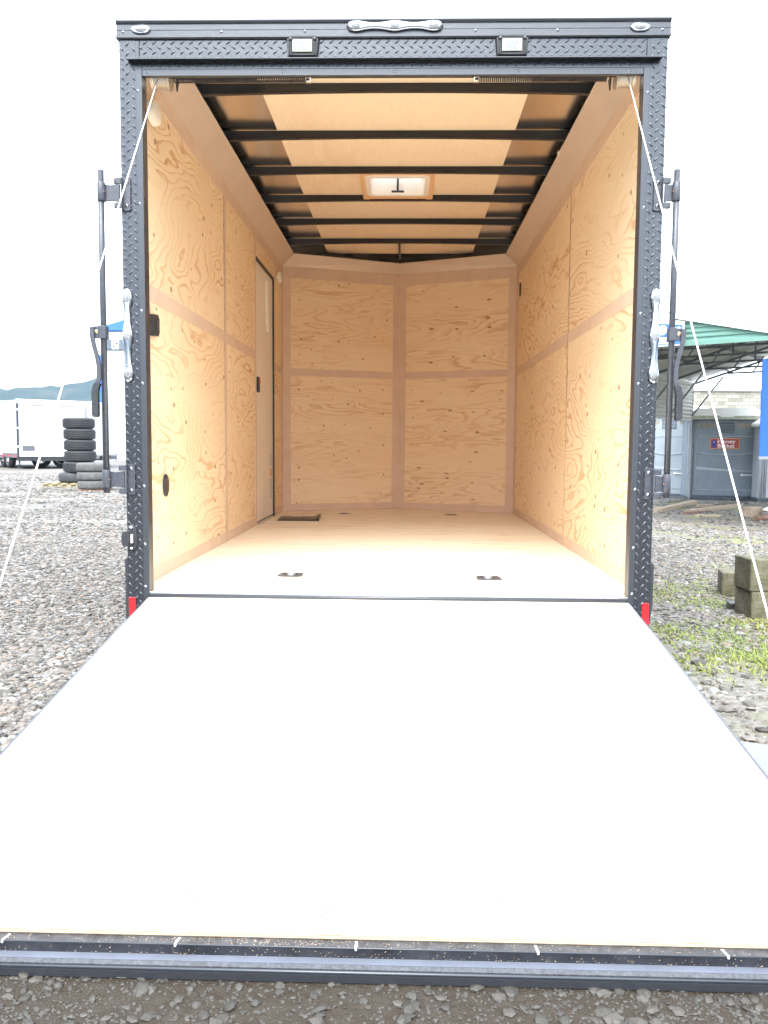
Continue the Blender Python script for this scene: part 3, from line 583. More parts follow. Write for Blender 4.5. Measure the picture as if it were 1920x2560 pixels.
for s in (-1, 1):
    O = Vector((s*1.046, 4.231, 0)); d = Vector((-s*ND.x, ND.y, 0)); nrm = Vector((-s*ND.y*1, -ND.x, 0)); 
    def fs(name, u0, u1, z0, z1, th0, th1, m):
        p = MB(); p.obox(O+d*u0+nrm*th0+Vector((0, 0, z0)), d*(u1-u0), nrm*(th1-th0), (0, 0, z1-z0)); return p.build(name, M[m], TR)
    fs('front_panel', .0, NL, 0, 1.26, -.008, 0, 'ply_front'); fs('front_panel', .0, NL, 1.2615, 2.195, -.008, 0, 'ply_front')
    for z0, z1 in ((.0005, .062), (1.225, 1.290), (2.09, 2.194)): fs('trim_strip', .078, NL-.066, z0, z1, .0003, .0035, 'trim_wood')
    fs('trim_strip', .006, .0775, .0005, 2.186, .0003, .004, 'trim_wood'); fs('trim_strip', NL-.0655, NL-.002, .0005, 2.194, .0003, .004, 'trim_wood')
# --- floor, sill, chassis
p = MB(); p.prism(vpoly(1.046, .022, 4.231, 4.652), (0, 0, -.02), (1, 0, 0), (0, 1, 0), (0, 0, .0195)); p.build('floor', M['ply_floor'], TR)
p = MB(); p.box(-.976, .976, 0, .0215, -.006, .0015); SILL = p.build('sill_plate', M['alu'], TR, .001)
p = MB(); p.box(-.976, .976, .0005, .0205, -.024, -.0065); p.tube([(-.976, -.001, -.014), (.976, -.001, -.014)], .0085, 10); p.build('hinge', M['black_trim'], SILL)
p = MB(); p.box(-1.0, 1.0, .03, 4.2, -.19, -.021); p.build('chassis', M['black_satin'], TR)
for s in (-1, 1):
    for yy in (1.75, 2.55):
        wb = MB(); wb.lathe([(.0, -.02), (.18, -.02), (.19, -.085), (.26, -.09), (.31, -.07), (.325, -.03), (.325, .03), (.31, .07), (.26, .09), (.19, .085), (.18, .03), (0, .05)], (s*1.19, yy, -.035), (s, 0, 0), 28)
        wb.build('wheel', M['tyre'], TR)
    p = MB(); x0, x1 = sorted((s*1.0625, s*1.31)); p.prism([(1.3, -.05), (1.36, .28), (1.5, .37), (2.8, .37), (2.94, .28), (3.0, -.05), (2.99, -.05), (2.93, .275), (2.797, .36), (1.503, .36), (1.37, .275), (1.31, -.05)][::-1], (x0, 0, 0), (0, 1, 0), (0, 0, 1), (x1-x0, 0, 0)); p.build('fender', M['black_trim'], TR)
# --- deck fittings
def dring(x, y, col):
    e = MB(); n = 24; ax, ay = .058, .068
    out = [(x+ax*sx, y+ay*sy) for sx, sy in ((-1, -.9), (-.5, -1.0), (.5, -1.0), (1, -.9), (1.0, .1), (.82, .9), (.5, 1.0), (.4, .72), (-.4, .72), (-.5, 1.0), (-.82, .9), (-1.0, .1))]
    inn = [(x+ax*.62*math.cos(a), y+ay*.52*math.sin(a)-.003) for a in [R(-160+i*360/12) for i in range(12)]]
    k = 12; order = [(-1, 0)]
    vs = [(a, b, .0015) for a, b in out]+[(a, b, .0015) for a, b in inn]
    # stitch outer to the angularly nearest inner
    ang = lambda q: math.atan2(q[1]-y, q[0]-x)
    e.add([(a, b, .0015) for a, b in out], [tuple(range(k))]); r0 = e.build('floor_tie_down', M[col], TR)
    c = MB(); c.add([(a, b, .0022) for a, b in inn], [tuple(range(k))]); c.build('recess_cup', M['alu'], r0)
    q = MB(); q.tube([(x-.03, y+.004, .004), (x-.022, y-.012, .005), (x, y-.018, .005), (x+.022, y-.012, .005), (x+.03, y+.004, .004)], .003, 6); q.tube([(x-.036, y+.006, .004), (x+.036, y+.006, .004)], .003, 6); q.build('ring', M['bolt'], r0)
dring(-.462, .50, 'galv_dark'); dring(.459, .47, 'galv_dark'); dring(-.466, 4.0, 'alu'); dring(.47, 3.96, 'alu')
# --- side door
p = MB(); p.box(-1.0535, -1.0495, 2.90, 3.70, .02, 1.965); SD = p.build('side_door', M['door_white'], TR)
p = MB(); p.box(-1.0495, -1.038, 3.697, 3.7215, .0, 1.983); p.box(-1.0495, -1.038, 2.887, 3.6965, 1.96, 1.9825); p.box(-1.0495, -1.044, 2.887, 2.897, .03, 1.9595); p.build('door_gasket', M['black_plastic'], SD)
p = MB(); p.box(-1.06, -1.02, 2.89, 3.70, -.001, .012); p.build('door_threshold', M['alu'], SD, .002)
def dd(px, py): q = U(px, py, 0, -1.048); return q[1], q[2]
y0, z0 = dd(641, 980); y1, z1 = dd(647, 944)
p = MB(); p.box(-1.0495, -1.03, 2.93, 2.98, z0, z1); DL = p.build('door_latch', M['black_plastic'], SD, .004)
p = MB(); p.box(-1.0295, -1.027, 2.935, 2.975, z1-.05, z1-.012); p.build('red_lever', M['red'], DL)
p = MB(); p.box(-1.0495, -1.032, 3.35, 3.37, 1.55, 1.88); p.box(-1.0495, -1.034, 3.40, 3.415, 1.5, 1.9); p.build('door_holdback', M['white_plastic'], SD, .003)
for z0_, z1_ in ((.16, .33), (.43, .52)): p = MB(); p.box(-1.0495, -1.0485, 3.54, 3.64, z0_, z1_); p.build('warning_sticker', M['ink'], SD)
p = MB(); p.box(-1.0495, -1.0484, 3.545, 3.635, .345, .40); p.build('orange_sticker', M['stickorange'], SD)
# --- interior fittings
p = MB(); p.prism([(.266, 1.075), (.258, 1.165), (.33, 1.172), (.352, 1.155), (.352, 1.095), (.335, 1.078)], (-1.042, 0, 0), (0, 1, 0), (0, 0, 1), (.02, 0, 0)); SW = p.build('light_switch', M['black_plastic'], TR, .003)
p = MB(); p.box(-1.0215, -1.017, .30, .33, 1.10, 1.145); p.build('rocker', M['black_trim'], SW, .002)
def oval_vent(yc, zc, ry, rz, name='wall_vent'):
    b = MB(); n = 28; prof = [(1.0, 0), (1.0, .006), (.86, .009), (.80, .004)]
    vs = [(-1.045+h_, yc+ry*k*math.cos(2*math.pi*i/n), zc+rz*k*math.sin(2*math.pi*i/n)) for k, h_ in prof for i in range(n)]
    fs = [(j*n+i, j*n+(i+1) % n, (j+1)*n+(i+1) % n, (j+1)*n+i) for j in range(3) for i in range(n)]; b.add(vs, fs, True); b.add(vs[-n:], [tuple(range(n))])
    r0 = b.build(name, M['black_plastic'], TR); g = MB()
    for k in range(9):
        yy = yc+ry*.75*(k-4)/4.5; hh = rz*.78*math.sqrt(max(0, 1-((k-4)/4.6)**2)); g.box(-1.0412, -1.037, yy-.0025, yy+.0025, zc-hh, zc+hh)
    g.build('louvre', M['bolt'], r0); return r0
oval_vent(.485, .415, .043, .052)
for yc, zc, ry, rz in ((.335, 2.03, .075, .05), (3.95, 2.035, .075, .05)):
    b = MB(); n = 28; prof = [(1.0, 0), (1.0, .012), (.9, .026), (.55, .034), (0.02, .036)]
    vs = [(-1.0415+h_, yc+ry*k*math.cos(2*math.pi*i/n), zc+rz*k*math.sin(2*math.pi*i/n)) for k, h_ in prof for i in range(n)]
    fs = [(j*n+i, j*n+(i+1) % n, (j+1)*n+(i+1) % n, (j+1)*n+i) for j in range(4) for i in range(n)]; b.add(vs, fs, True)
    b.build('dome_light', M['white_plastic'], TR)
p = MB(); p.box(1.036, 1.0425, 3.975, 4.035, 1.89, 2.0); p.build('wall_slot_vent', M['black_plastic'], TR, .003)
p = MB(); wq = U(1397, 381, 2, 2.292); p.tube([(wq[0]+.045, wq[1]+.02, wq[2]+.02), (wq[0]+.02, wq[1]+.01, wq[2]+.012), tuple(wq)], .0025, 6); WN = p.build('loose_wire', M['green'], TR)
p = MB(); p.ell(tuple(wq), (.009, .009, .011), 10, 6); p.build('wire_nut', M['white_plastic'], WN)
# --- roof vent
def rrect(x0, x1, y0, y1, r_, n=5):
    o_ = []
    for cx, cy, a0 in ((x1-r_, y1-r_, 0), (x0+r_, y1-r_, 90), (x0+r_, y0+r_, 180), (x1-r_, y0+r_, 270)):
        for i in range(n+1): a = R(a0+90*i/n); o_.append((cx+r_*math.cos(a), cy+r_*math.sin(a)))
    return o_
v = MB(); v.box(-.24, -.196, 2.075, 2.651, 2.318, 2.3495); v.box(.196, .24, 2.075, 2.651, 2.318, 2.3495); v.box(-.196, .196, 2.075, 2.132, 2.319, 2.349); v.box(-.196, .196, 2.543, 2.64, 2.319, 2.349)
RV = v.build('roof_vent', M['pine'], TR, .001)
v = MB(); rings = [(rrect(-.212, .212, 2.114, 2.560, .05), 2.317), (rrect(-.209, .209, 2.117, 2.557, .05), 2.312), (rrect(-.184, .184, 2.150, 2.525, .035), 2.309), (rrect(-.177, .177, 2.157, 2.518, .03), 2.318), (rrect(-.177, .177, 2.157, 2.518, .03), 2.436)]
n = len(rings[0][0]); v.add([(a, b, z) for rr, z in rings for a, b in rr], [(j*n+i, j*n+(i+1) % n, (j+1)*n+(i+1) % n, (j+1)*n+i) for j in range(4) for i in range(n)], True); v.build('vent_garnish', M['white_plastic'], RV)
v = MB(); v.box(-.215, .215, 2.12, 2.56, 2.437, 2.442); v.build('vent_lid', M['lid'], RV)
v = MB(); v.box(-.167, .167, 2.372, 2.384, 2.418, 2.4365); v.box(-.167, -.152, 2.17, 2.50, 2.421, 2.436); v.box(.152, .167, 2.17, 2.50, 2.421, 2.436); v.build('lid_rib', M['white'], RV)
v = MB(); v.tube([(0, 2.485, 2.426), (0, 2.47, 2.326)], .008, 8); v.box(-.042, .042, 2.460, 2.478, 2.316, 2.325); v.build('vent_crank', M['black_plastic'], RV)
# --- torsion spring gear at the head of the opening
p = MB(); p.tube([(-.90, .12, 2.092), (.90, .12, 2.092)], .009, 8); SG = p.build('spring_shaft', M['spring'], TR)
for a, b in ((-.885, -.335), (.34, .86)):
    p = MB(); tn = 62; pts = [(a+(b-a)*i/(tn*8), .12+.024*math.cos(2*math.pi*i/8), 2.092+.024*math.sin(2*math.pi*i/8)) for i in range(tn*8+1)]
    p.tube(pts, .0032, 5); p.build('coil_spring', M['spring'], SG)
    e = b if a < 0 else a; q = MB(); q.tube([(e-.012, .12, 2.092), (e+.012, .12, 2.092)], .028, 12); q.ell((e, .093, 2.066), (.009, .006, .009)); q.build('spring_collar', M['alu'], SG, .002)
for s in (-1, 1):
    q = MB(); pr = [(.0, 0), (.056, 0), (.056, .003), (.046, .006)]+[z_ for k in range(7) for z_ in ((.048, .008+k*.008), (.0445, .012+k*.008))]+[(.046, .066), (.056, .068), (.056, .072), (0, .072)]
    q.lathe(pr, (s*.898, .12, 2.092), (s, 0, 0), 24); q.build('cable_drum', M['drum'], SG)
    q = MB(); q.prism([(-.02, 0), (.03, 0), (.0, -.05)], (s*.875, .13, 2.085), (0, 1, 0), (0, 0, 1), (.004, 0, 0)); q.build('shaft_bracket', M['spring'], SG)
# --- ramp door
RA = .1419; RO = Vector((0, 0, -.02)); RD = Vector((0, -math.cos(RA), -math.sin(RA))); RN = Vector((0, -math.sin(RA), math.cos(RA)))
def rp(x, s_, n_=0): return RO+Vector((x, 0, 0))+RD*s_+RN*n_
def rprism(mb, prof, x0, x1, smooth=False, m=0): return mb.prism(prof, rp(x0, 0, 0), RD, RN, (x1-x0, 0, 0), smooth, m)
RM = empty('ramp_door', TR)
p = MB(); rprism(p, [(.006, -.0005), (1.934, -.0005), (1.934, -.0095), (.006, -.0095)][::-1], -.978, .978)
for x, s_, sc_ in ((-.337, 1.826, 1), (-.072, 1.879, 1), (.253, 1.822, 1), (.258, 1.115, .8)):
    n = 20; o_ = [rp(x+.0115*sc_*(1+.12*math.sin(i*2.3))*math.cos(2*math.pi*i/n), s_+.014*sc_*(1+.1*math.cos(i*3.1))*math.sin(2*math.pi*i/n), .0002) for i in range(n)]
    i_ = [rp(x+.0090*sc_*(1+.1*math.sin(i*1.7))*math.cos(2*math.pi*i/n), s_+.011*sc_*(1+.1*math.cos(i*2.1))*math.sin(2*math.pi*i/n), .0002) for i in range(n)]
    p.add(o_+i_, [(i, (i+1) % n, n+(i+1) % n, n+i) for i in range(n)], m=1)
for px, py in ((234, 1777), (531, 2103), (1657, 2116), (1655, 2113), (1658, 1800), (1540, 1876), (590, 1948), (868, 1930), (900, 2271), (906, 2268), (1165, 2120), (98, 1930)):
    d_ = Vector(ray(px, py)); t_ = (RO-Vector(CAM)).dot(RN)/d_.dot(RN); q = Vector(CAM)+d_*t_; r_ = random.uniform(.0012, .0026)
    p.add([q+RN*.0002+Vector((r_*1.5*math.cos(a), 0, 0))+RD*r_*math.sin(a) for a in [k*math.pi/3 for k in range(6)]], [(5, 4, 3, 2, 1, 0)], m=1)
p.build('ramp_deck', [M['ply_ramp'], M['knot']], RM)
p = MB()
for k in range(5): rprism(p, [(1.9342, -.0006-.0018*k), (1.9352+.0004*(k % 2), -.0006-.0018*k), (1.9352+.0004*(k % 2), -.0022-.0018*k), (1.9342, -.0022-.0018*k)][::-1], -.978, .978, m=k % 2)
p.build('plywood_edge', [M['ply_edge'], M['trim_wood']], RM)
p = MB(); rprism(p, [(.004, -.010), (1.958, -.010), (1.958, -.049), (.004, -.049)][::-1], -.984, .984); LG = p.build('ramp_frame', M['ledge'], RM)
p = MB(); p.tube([rp(-.984, 1.957, -.0095), rp(.984, 1.957, -.0095)], .0016, 8); p.build('ledge_lip', M['black_trim'], LG)
p = MB(); rprism(p, [(1.9583, -.0105), (1.9592, -.0105), (1.9592, -.030), (1.9583, -.030)][::-1], -.984, .984); p.build('ledge_face', M['dirty_face'], LG)
p = MB(); rprism(p, [(1.9595, -.0285), (1.9735, -.0300), (1.9735, -.056), (1.9595, -.056)][::-1], -.99, .99); p.build('seal_strip', M['seal'], RM)
p = MB(); rprism(p, [(1.9737, -.0308), (1.9805, -.0345), (1.9805, -.056), (1.9737, -.056)][::-1], -.99, .99); p.build('rubber_seal', M['rubber'], RM)
p = MB(); p.tube([rp(-.99, 1.9845, -.0378), rp(.99, 1.9845, -.0378)], .0034, 8); rprism(p, [(1.9808, -.040), (1.9885, -.041), (1.9885, -.0565), (1.9808, -.0565)][::-1], -.99, .99); p.build('bottom_lip', M['black_trim'], RM)
for s in (-1, 1):
    x0, x1 = sorted((s*.9785, s*.985)); p = MB(); rprism(p, [(.02, .0008), (1.934, .0008), (1.934, -.0097), (.02, -.0097)][::-1], x0, x1); p.build('ramp_side_edge', M['black_trim'], RM)
p = MB()
for i in range(6):
    x = -.82+.255*i*1.02 if 0 else (-.345, -.0, .255, .525)[i] if i < 4 else None
for px in (5, 442, 891, 1337, 1795):
    q = U(px, 2368, 2, -.31); x = q[0]; sl_ = (px-960)/960*.006
    p.obox(rp(x-.0022, 1.940, -.0092), (.0042, 0, 0), RD*.015+Vector((sl_, 0, 0)), RN*.0004)
    p.tube([rp(x+sl_, 1.954, -.0095), rp(x+sl_, 1.9575, -.0078), rp(x+sl_, 1.9598, -.012)], .0022, 6)
p.build('chalk_mark', M['chalk'], RM)
p = MB()
for _ in range(420):
    x = random.uniform(-.75, .85) if random.random() < .6 else random.gauss(-.18, .12); s_ = random.uniform(1.938, 1.955); r_ = random.uniform(.0004, .0011)
    p.ell(rp(x, s_, -.0098), (r_*random.uniform(1, 2.4), r_, r_*.6), 6, 3)
for _ in range(260):
    x = random.uniform(-.8, .85); nn = random.uniform(-.024, -.012) if random.random() < .5 else -.025; r_ = random.uniform(.0004, .0009); p.ell(rp(x, 1.9594+(.003*random.random() if nn == -.025 else 0), nn), (r_*1.5, r_, r_), 6, 3)
p.build('mud_spatter', M['lumber'], RM)
# --- lift cables (held on the drum and the ramp)
for s in (-1, 1):
    p = MB(); A = Vector((s*.930, .068, 2.07)); B = rp(s*.985, 1.66, .012)+Vector((0, 0, 0)); k = 14
    p.tube([A.lerp(B, i/k)-Vector((0, 0, .012*math.sin(math.pi*i/k))) for i in range(k+1)], .0026, 6); p.build('lift_cable', M['cable'], TR)
    p = MB(); p.obox(rp(s*.985, 1.62, -.02), (s*.006, 0, 0), RD*.07, RN*.045); p.build('cable_bracket', M['black_trim'], RM, .002)
#@@FITTINGS
# --- header lights
def scallop(L_, n=48):  # half-width along the bar
    o_ = []
    for i in range(n+1):
        t = -1+2*i/n; hw = .0115+.0085*(math.exp(-(t/.2)**2)+math.exp(-((t-.80)/.18)**2)+math.exp(-((t+.80)/.18)**2))
        end = 1-abs(t); hw *= math.sqrt(min(1, end/.055)) if end < .055 else 1
        o_.append((t*L_/2, hw))
    return o_
def lightbar(c, vert, s=0):
    c = Vector(c); A = Vector((0, 0, 1)) if vert else Vector((1, 0, 0)); B = Vector((1, 0, 0)) if vert else Vector((0, 0, 1)); N = Vector((0, -1, 0))
    prof = scallop(.373); lv = [(1.0, 0), (1.0, .008), (.86, .013), (.6, .0145), (0, .015)]
    vs = []; m = MB()
    for k, h_ in lv:
        for sg in (1, -1):
            for a, hw in (prof if sg > 0 else prof[::-1]): vs.append(c+A*(a*(.985 if k < .9 else 1))+B*hw*sg*k+N*h_)
    n = len(prof)*2
    m.add(vs, [(j*n+i, j*n+(i+1) % n, (j+1)*n+(i+1) % n, (j+1)*n+i) for j in range(len(lv)-1) for i in range(n)], True)
    o = m.build('tail_light' if vert else 'light_bar', M['chrome'], TR)
    for t in (-.149, 0, .149):
        q = MB(); cc = c+A*t+N*.012; q.ell(cc, (.017 if vert else .021, .009, .021 if vert else .016), 18, 10)
        for k in range(5):
            a = 2*math.pi*k/5; q.ell(cc+A*math.cos(a)*.008+B*math.sin(a)*.007+N*.008, (.0022, .002, .0022), 6, 4, m=1)
        q.build('lens', [M['lens'], M['bolt']], o)
    for t in (-.176, .176):
        q = MB(); q.lathe([(0, .002), (.003, .002), (.0045, 0)], c+A*t+N*.0125, N, 10); q.build('screw', M['black_trim'], o)
lightbar((.0135, -.008, 2.221), False); lightbar((-1.047, -.002, 1.04), True); lightbar((1.048, -.002, 1.046), True)
for x in (-.975, .955):
    m = MB(); n = 28; lv = [(1.0, 0), (1.0, .006), (.85, .011), (.78, .008)]
    vs = [(x+.036*k*math.cos(2*math.pi*i/n)*(1+.05*math.cos(4*math.pi*i/n)), -.007-h_, 2.214+.0165*k*math.sin(2*math.pi*i/n)) for k, h_ in lv for i in range(n)]
    m.add(vs, [(j*n+i, j*n+(i+1) % n, (j+1)*n+(i+1) % n, (j+1)*n+i) for j in range(3) for i in range(n)], True); m.add(vs[-n:], [tuple(range(n))])
    o = m.build('marker_light', M['chrome'], TR)
    q = MB(); q.ell((x, -.014, 2.214), (.025, .009, .012), 18, 8)
    for k in (-2, -1, 0, 1, 2): q.ell((x+k*.007, -.0225+abs(k)*.0018, 2.212+.002*(k % 2)), (.0022, .0018, .003), 6, 4, m=1)
    q.build('lens', [M['lens'], M['bolt']], o)
for xc in (-.342, .4655):
    m = MB(); z1, z0 = 2.181, 2.108
    m.add([(xc-.065, -.001, z1), (xc+.065, -.001, z1), (xc+.058, -.001, z0), (xc-.058, -.001, z0), (xc-.060, -.024, z1-.008), (xc+.060, -.024, z1-.008), (xc+.055, -.024, z0+.002), (xc-.055, -.024, z0+.002)],
          [(4, 7, 6, 5), (0, 4, 5, 1), (1, 5, 6, 2), (2, 6, 7, 3), (3, 7, 4, 0)])
    for k in range(11): m.box(xc-.05+k*.0095, xc-.046+k*.0095, -.020, -.004, z1-.006, z1+.004)
    for sg in (-1, 1):
        for k in range(3): m.obox((xc+sg*(.041+k*.006), -.0245, z0+.006), (.0018, 0, 0), (0, -.006, 0), (0, 0, .045))
    o = m.build('loading_light', M['black_plastic'], TR)
    q = MB(); q.box(xc-.039, xc+.037, -.030, -.0245, z0+.012, z1-.016); q.build('lamp_window', M['lampface'], o, .002)
    q = MB(); q.box(xc-.024, xc+.020, -.0315, -.0303, z0+.018, z1-.022); q.build('lamp_panel', M['lens'], o, .001)
    for sg in (-1, 1):
        q = MB(); q.lathe([(0, .007), (.005, .007), (.007, .004), (.007, 0)], (xc+sg*.047, -.0245, z1-.012), (0, -1, 0), 12); q.build('screw', M['black_trim'], o)
# --- reflectors and plate lamp
for s in (-1, 1):
    p = MB(); x0 = s*1.047; p.box(x0-.014, x0+.014, -.006, -.0005, -.13, -.022); p.build('red_reflector', M['red'], TR, .001)
p = MB(); n = 24
def ov(cx, cz, rx, rz, y): return [(cx+rx*math.copysign(abs(math.cos(2*math.pi*i/n))**.8, math.cos(2*math.pi*i/n)), y, cz+rz*math.copysign(abs(math.sin(2*math.pi*i/n))**.8, math.sin(2*math.pi*i/n))) for i in range(n)]
vs = ov(-1.045, .225, .023, .054, -.001)+ov(-1.045, .225, .023, .054, -.006)+ov(-1.046, .225, .018, .047, -.011)
p.add(vs, [(j*n+i, j*n+(i+1) % n, (j+1)*n+(i+1) % n, (j+1)*n+i) for j in range(2) for i in range(n)], True); p.add(vs[-n:], [tuple(range(n))]); PL = p.build('plate_lamp', M['black_satin'], TR)
p = MB(); vs = ov(-1.05, .225, .017, .033, -.0112)+ov(-1.062, .222, .0145, .031, -.040)
p.add(vs, [(i, (i+1) % n, n+(i+1) % n, n+i) for i in range(n)], True); p.add(vs[-n:], [tuple(range(n))]); p.build('lamp_hood', M['black_satin'], PL, .002)
for z in (.268, .182):
    p = MB(); p.ell((-1.045, -.013, z), (.0055, .004, .0055), 10, 6); p.build('screw', M['white'], PL)
p = MB(); p.box(-1.0405, -1.036, -.034, -.012, .205, .24); p.build('lamp_diffuser', M['white'], PL, .001)
# --- cam bars
def cambar(s):
    q = lambda x, y, z: (s*x, y, z)
    dx = 0 if s < 0 else -.028
    X = 1.134+dx
    r0 = empty('lock_bar', TR)
    p = MB(); p.tube([q(X, -.035, 1.674), q(X+.001, -.035, 1.30), q(X, -.035, .409)], .0122, 14); p.build('bar_tube', M['bar_paint'], r0)
    p = MB(); p.tube([q(X-.0005, -.035, 1.628), q(X-.0005, -.035, 1.556)], .0158, 14); p.build('bar_collar', M['bar_paint'], r0, .0015)
    p = MB(); p.tube([q(X, -.035, .502), q(X, -.035, .430)], .0162, 14); p.build('bar_collar', M['bar_paint'], r0, .0015)
    for zc, top in ((1.59, 1), (.463, 0)):
        b = MB(); x0, x1 = sorted((s*1.027, s*1.056)); b.prism([(x0, zc-.058), (x0+.006, zc-.063), (x1-.006, zc-.063), (x1, zc-.058), (x1, zc+.058), (x1-.006, zc+.063), (x0+.006, zc+.063), (x0, zc+.058)], (0, -.0095, 0), (1, 0, 0), (0, 0, 1), (0, .007, 0))
        b.obox(q(1.055, -.0095, zc-.06), (s*.004, 0, 0), (0, -.018, 0), (0, 0, .12))
        hb = b.build('hinge_plate', M['bar_paint'], r0, .0015)
        for z in (zc-.044, zc+.044):
            g = MB(); g.lathe([(0, .008), (.003, .0078), (.007, .0045), (.0088, .001), (.009, 0)], q(1.041, -.0095, z), (0, -1, 0), 16)
            g.lathe([(0, .0003), (.0028, .0002)], q(1.041, -.0178, z), (0, -1, 0), 6, m=1); g.build('bolt', [M['bolt'], M['black_trim']], hb)
        for z0, z1 in ((zc-.058, zc-.036), (zc+.036, zc+.058)):
            k = MB(); k.obox(q(1.058, -.030, z0), (s*.019, 0, 0), (0, .014, 0), (0, 0, z1-z0)); k.tube([q(1.079, -.022, z0), q(1.079, -.022, z1)], .0085, 12)
            k.build('hinge_knuckle', M['bar_paint'], hb, .001)
        a = MB(); zz = .034; a.prism([(1.063, zc-zz), (1.063, zc+zz), (1.098+dx/2, zc+zz*.86), (X-.006, zc+zz*.98), (X-.006, zc-zz*.98), (1.098+dx/2, zc-zz*.86)], (0, -.030, 0), (s, 0, 0), (0, 0, 1), (0, .012, 0)); a.build('hinge_arm', M['bar_paint'], r0, .001)
        g = MB(); g.ell(q(X-.014, -.044, zc), (.0042, .003, .0042), 10, 6); g.build('weld_spot', M['lumber_r'], r0)
    g = MB(); g.obox(q(X-.0145, -.056, 1.022), (s*.0285, 0, 0), (0, .040, 0), (0, 0, .05)); g.obox(q(X+.0142, -.052, 1.024), (s*.020, 0, 0), (0, .020, 0), (0, 0, .047)); HC = g.build('handle_clamp', M['bar_paint'], r0, .0015)
    g = MB(); g.lathe([(0, .005), (.004, .0045), (.0055, .002), (.008, 0)], q(X+.024, -.052, 1.049), (0, -1, 0), 14); g.build('pivot_rivet', M['gold'], HC)
    XX = [(.038, 1.066), (.038, 1.03), (.030, .989), (.020, .952), (.0125, .907), (.014, .862), (.024, .839), (.029, .81)]
    g = MB(); wd = .0085
    for (a, z), (b, z2) in zip(XX, XX[1:]):
        pass
    prof = [(X+a-wd, z) for a, z in XX]+[(X+a+wd, z) for a, z in XX[::-1]]
    g.prism([(a, z) for a, z in prof], (0, -.064, 0), (s, 0, 0), (0, 0, 1), (0, .010, 0)); g.build('bar_handle', M['bar_paint'], r0, .0015)
    g = MB(); G = [(.019, .846), (.026, .826), (.029, .81), (.029, .722)]; wd = .0125
    prof = [(X+a-wd, z) for a, z in G]+[(X+G[-1][0]-wd+.004, .712), (X+G[-1][0]+wd-.004, .712)]+[(X+a+wd, z) for a, z in G[::-1]]
    g.prism(prof, (0, -.070, 0), (s, 0, 0), (0, 0, 1), (0, .022, 0)); g.build('handle_grip', M['black_satin'], r0, .004)
    return r0
for s in (-1, 1): cambar(s)
#@@PROPS
# ------------------------------------------------------------------ things in and around
def text_mesh(name, s, size, m, O, X, Zd, parent, ext=.004, bold=0, sx=1.0):
    c = bpy.data.curves.new('t', 'FONT'); c.body = s; c.size = size; c.extrude = ext/size*size; c.align_x = 'LEFT'; c.offset = bold
    o = bpy.data.objects.new('t', c); sc.collection.objects.link(o); dg = bpy.context.evaluated_depsgraph_get()
    me = bpy.data.meshes.new_from_object(o.evaluated_get(dg)); bpy.data.objects.remove(o); bpy.data.curves.remove(c)
    O, X, Zd = Vector(O), Vector(X).normalized(), Vector(Zd).normalized(); N = X.cross(Zd)
    for v in me.vertices: v.co = O+X*v.co.x*sx+Zd*v.co.y+N*v.co.z
    me.materials.clear(); me.materials.append(m); me.name = name
    q = bpy.data.objects.new(name, me); sc.collection.objects.link(q); q.parent = parent; return q
# black vinyl document pouch on the deck
pc = thing('document_pouch', 'flat black vinyl pouch with silver print lying on the floor by the side door', 'pouch')
m = MB(); nx, ny = 16, 8; vs = []
for j in range(ny+1):
    for i in range(nx+1):
        u, v = i/nx, j/ny; x = -.945+.33*u+.0*v-.024*(v)*(1); y = 3.25+.40*v; z = .004+.012*math.sin(v*3.14)*(.4+.6*u)+.028*max(0, u-.86)/.14*(.4+.6*v)
        vs.append((x, y, z))
k = (nx+1); m.add(vs, [(j*k+i, j*k+i+1, (j+1)*k+i+1, (j+1)*k+i) for j in range(ny) for i in range(nx)], True)
m.add([(x, y, .001) for x, y, z in vs], [(j*k+i, (j+1)*k+i, (j+1)*k+i+1, j*k+i+1) for j in range(ny) for i in range(nx)])
rim = [i for i in range(nx+1)]+[j*k+nx for j in range(1, ny+1)]+[ny*k+i for i in range(nx-1, -1, -1)]+[j*k for j in range(ny-1, 0, -1)]; nn_ = len(vs)
m.f += [(rim[(i+1) % len(rim)], rim[i], rim[i]+nn_, rim[(i+1) % len(rim)]+nn_) for i in range(len(rim))]; m.sm += [False]*len(rim); m.mi += [0]*len(rim)
m.build('sleeve', M['pouch'], pc)
m = MB()
for x0, x1, y0, y1 in ((-.85, -.835, 3.40, 3.47), (-.828, -.818, 3.40, 3.47), (-.81, -.80, 3.38, 3.50)): m.add([(x0, y0, .021), (x1, y0, .021), (x1+.003, y1, .0225), (x0+.003, y1, .0225)], [(0, 1, 2, 3)])
m.add([(-.79, 3.37, .021), (-.775, 3.37, .022), (-.755, 3.52, .023), (-.78, 3.52, .023)], [(0, 1, 2, 3)])
m.add([(-.765, 3.41, .022), (-.72, 3.41, .023), (-.715, 3.50, .0245), (-.755, 3.50, .0235)], [(0, 1, 2, 3)])
m.build('silver_print', M['ink'], pc)
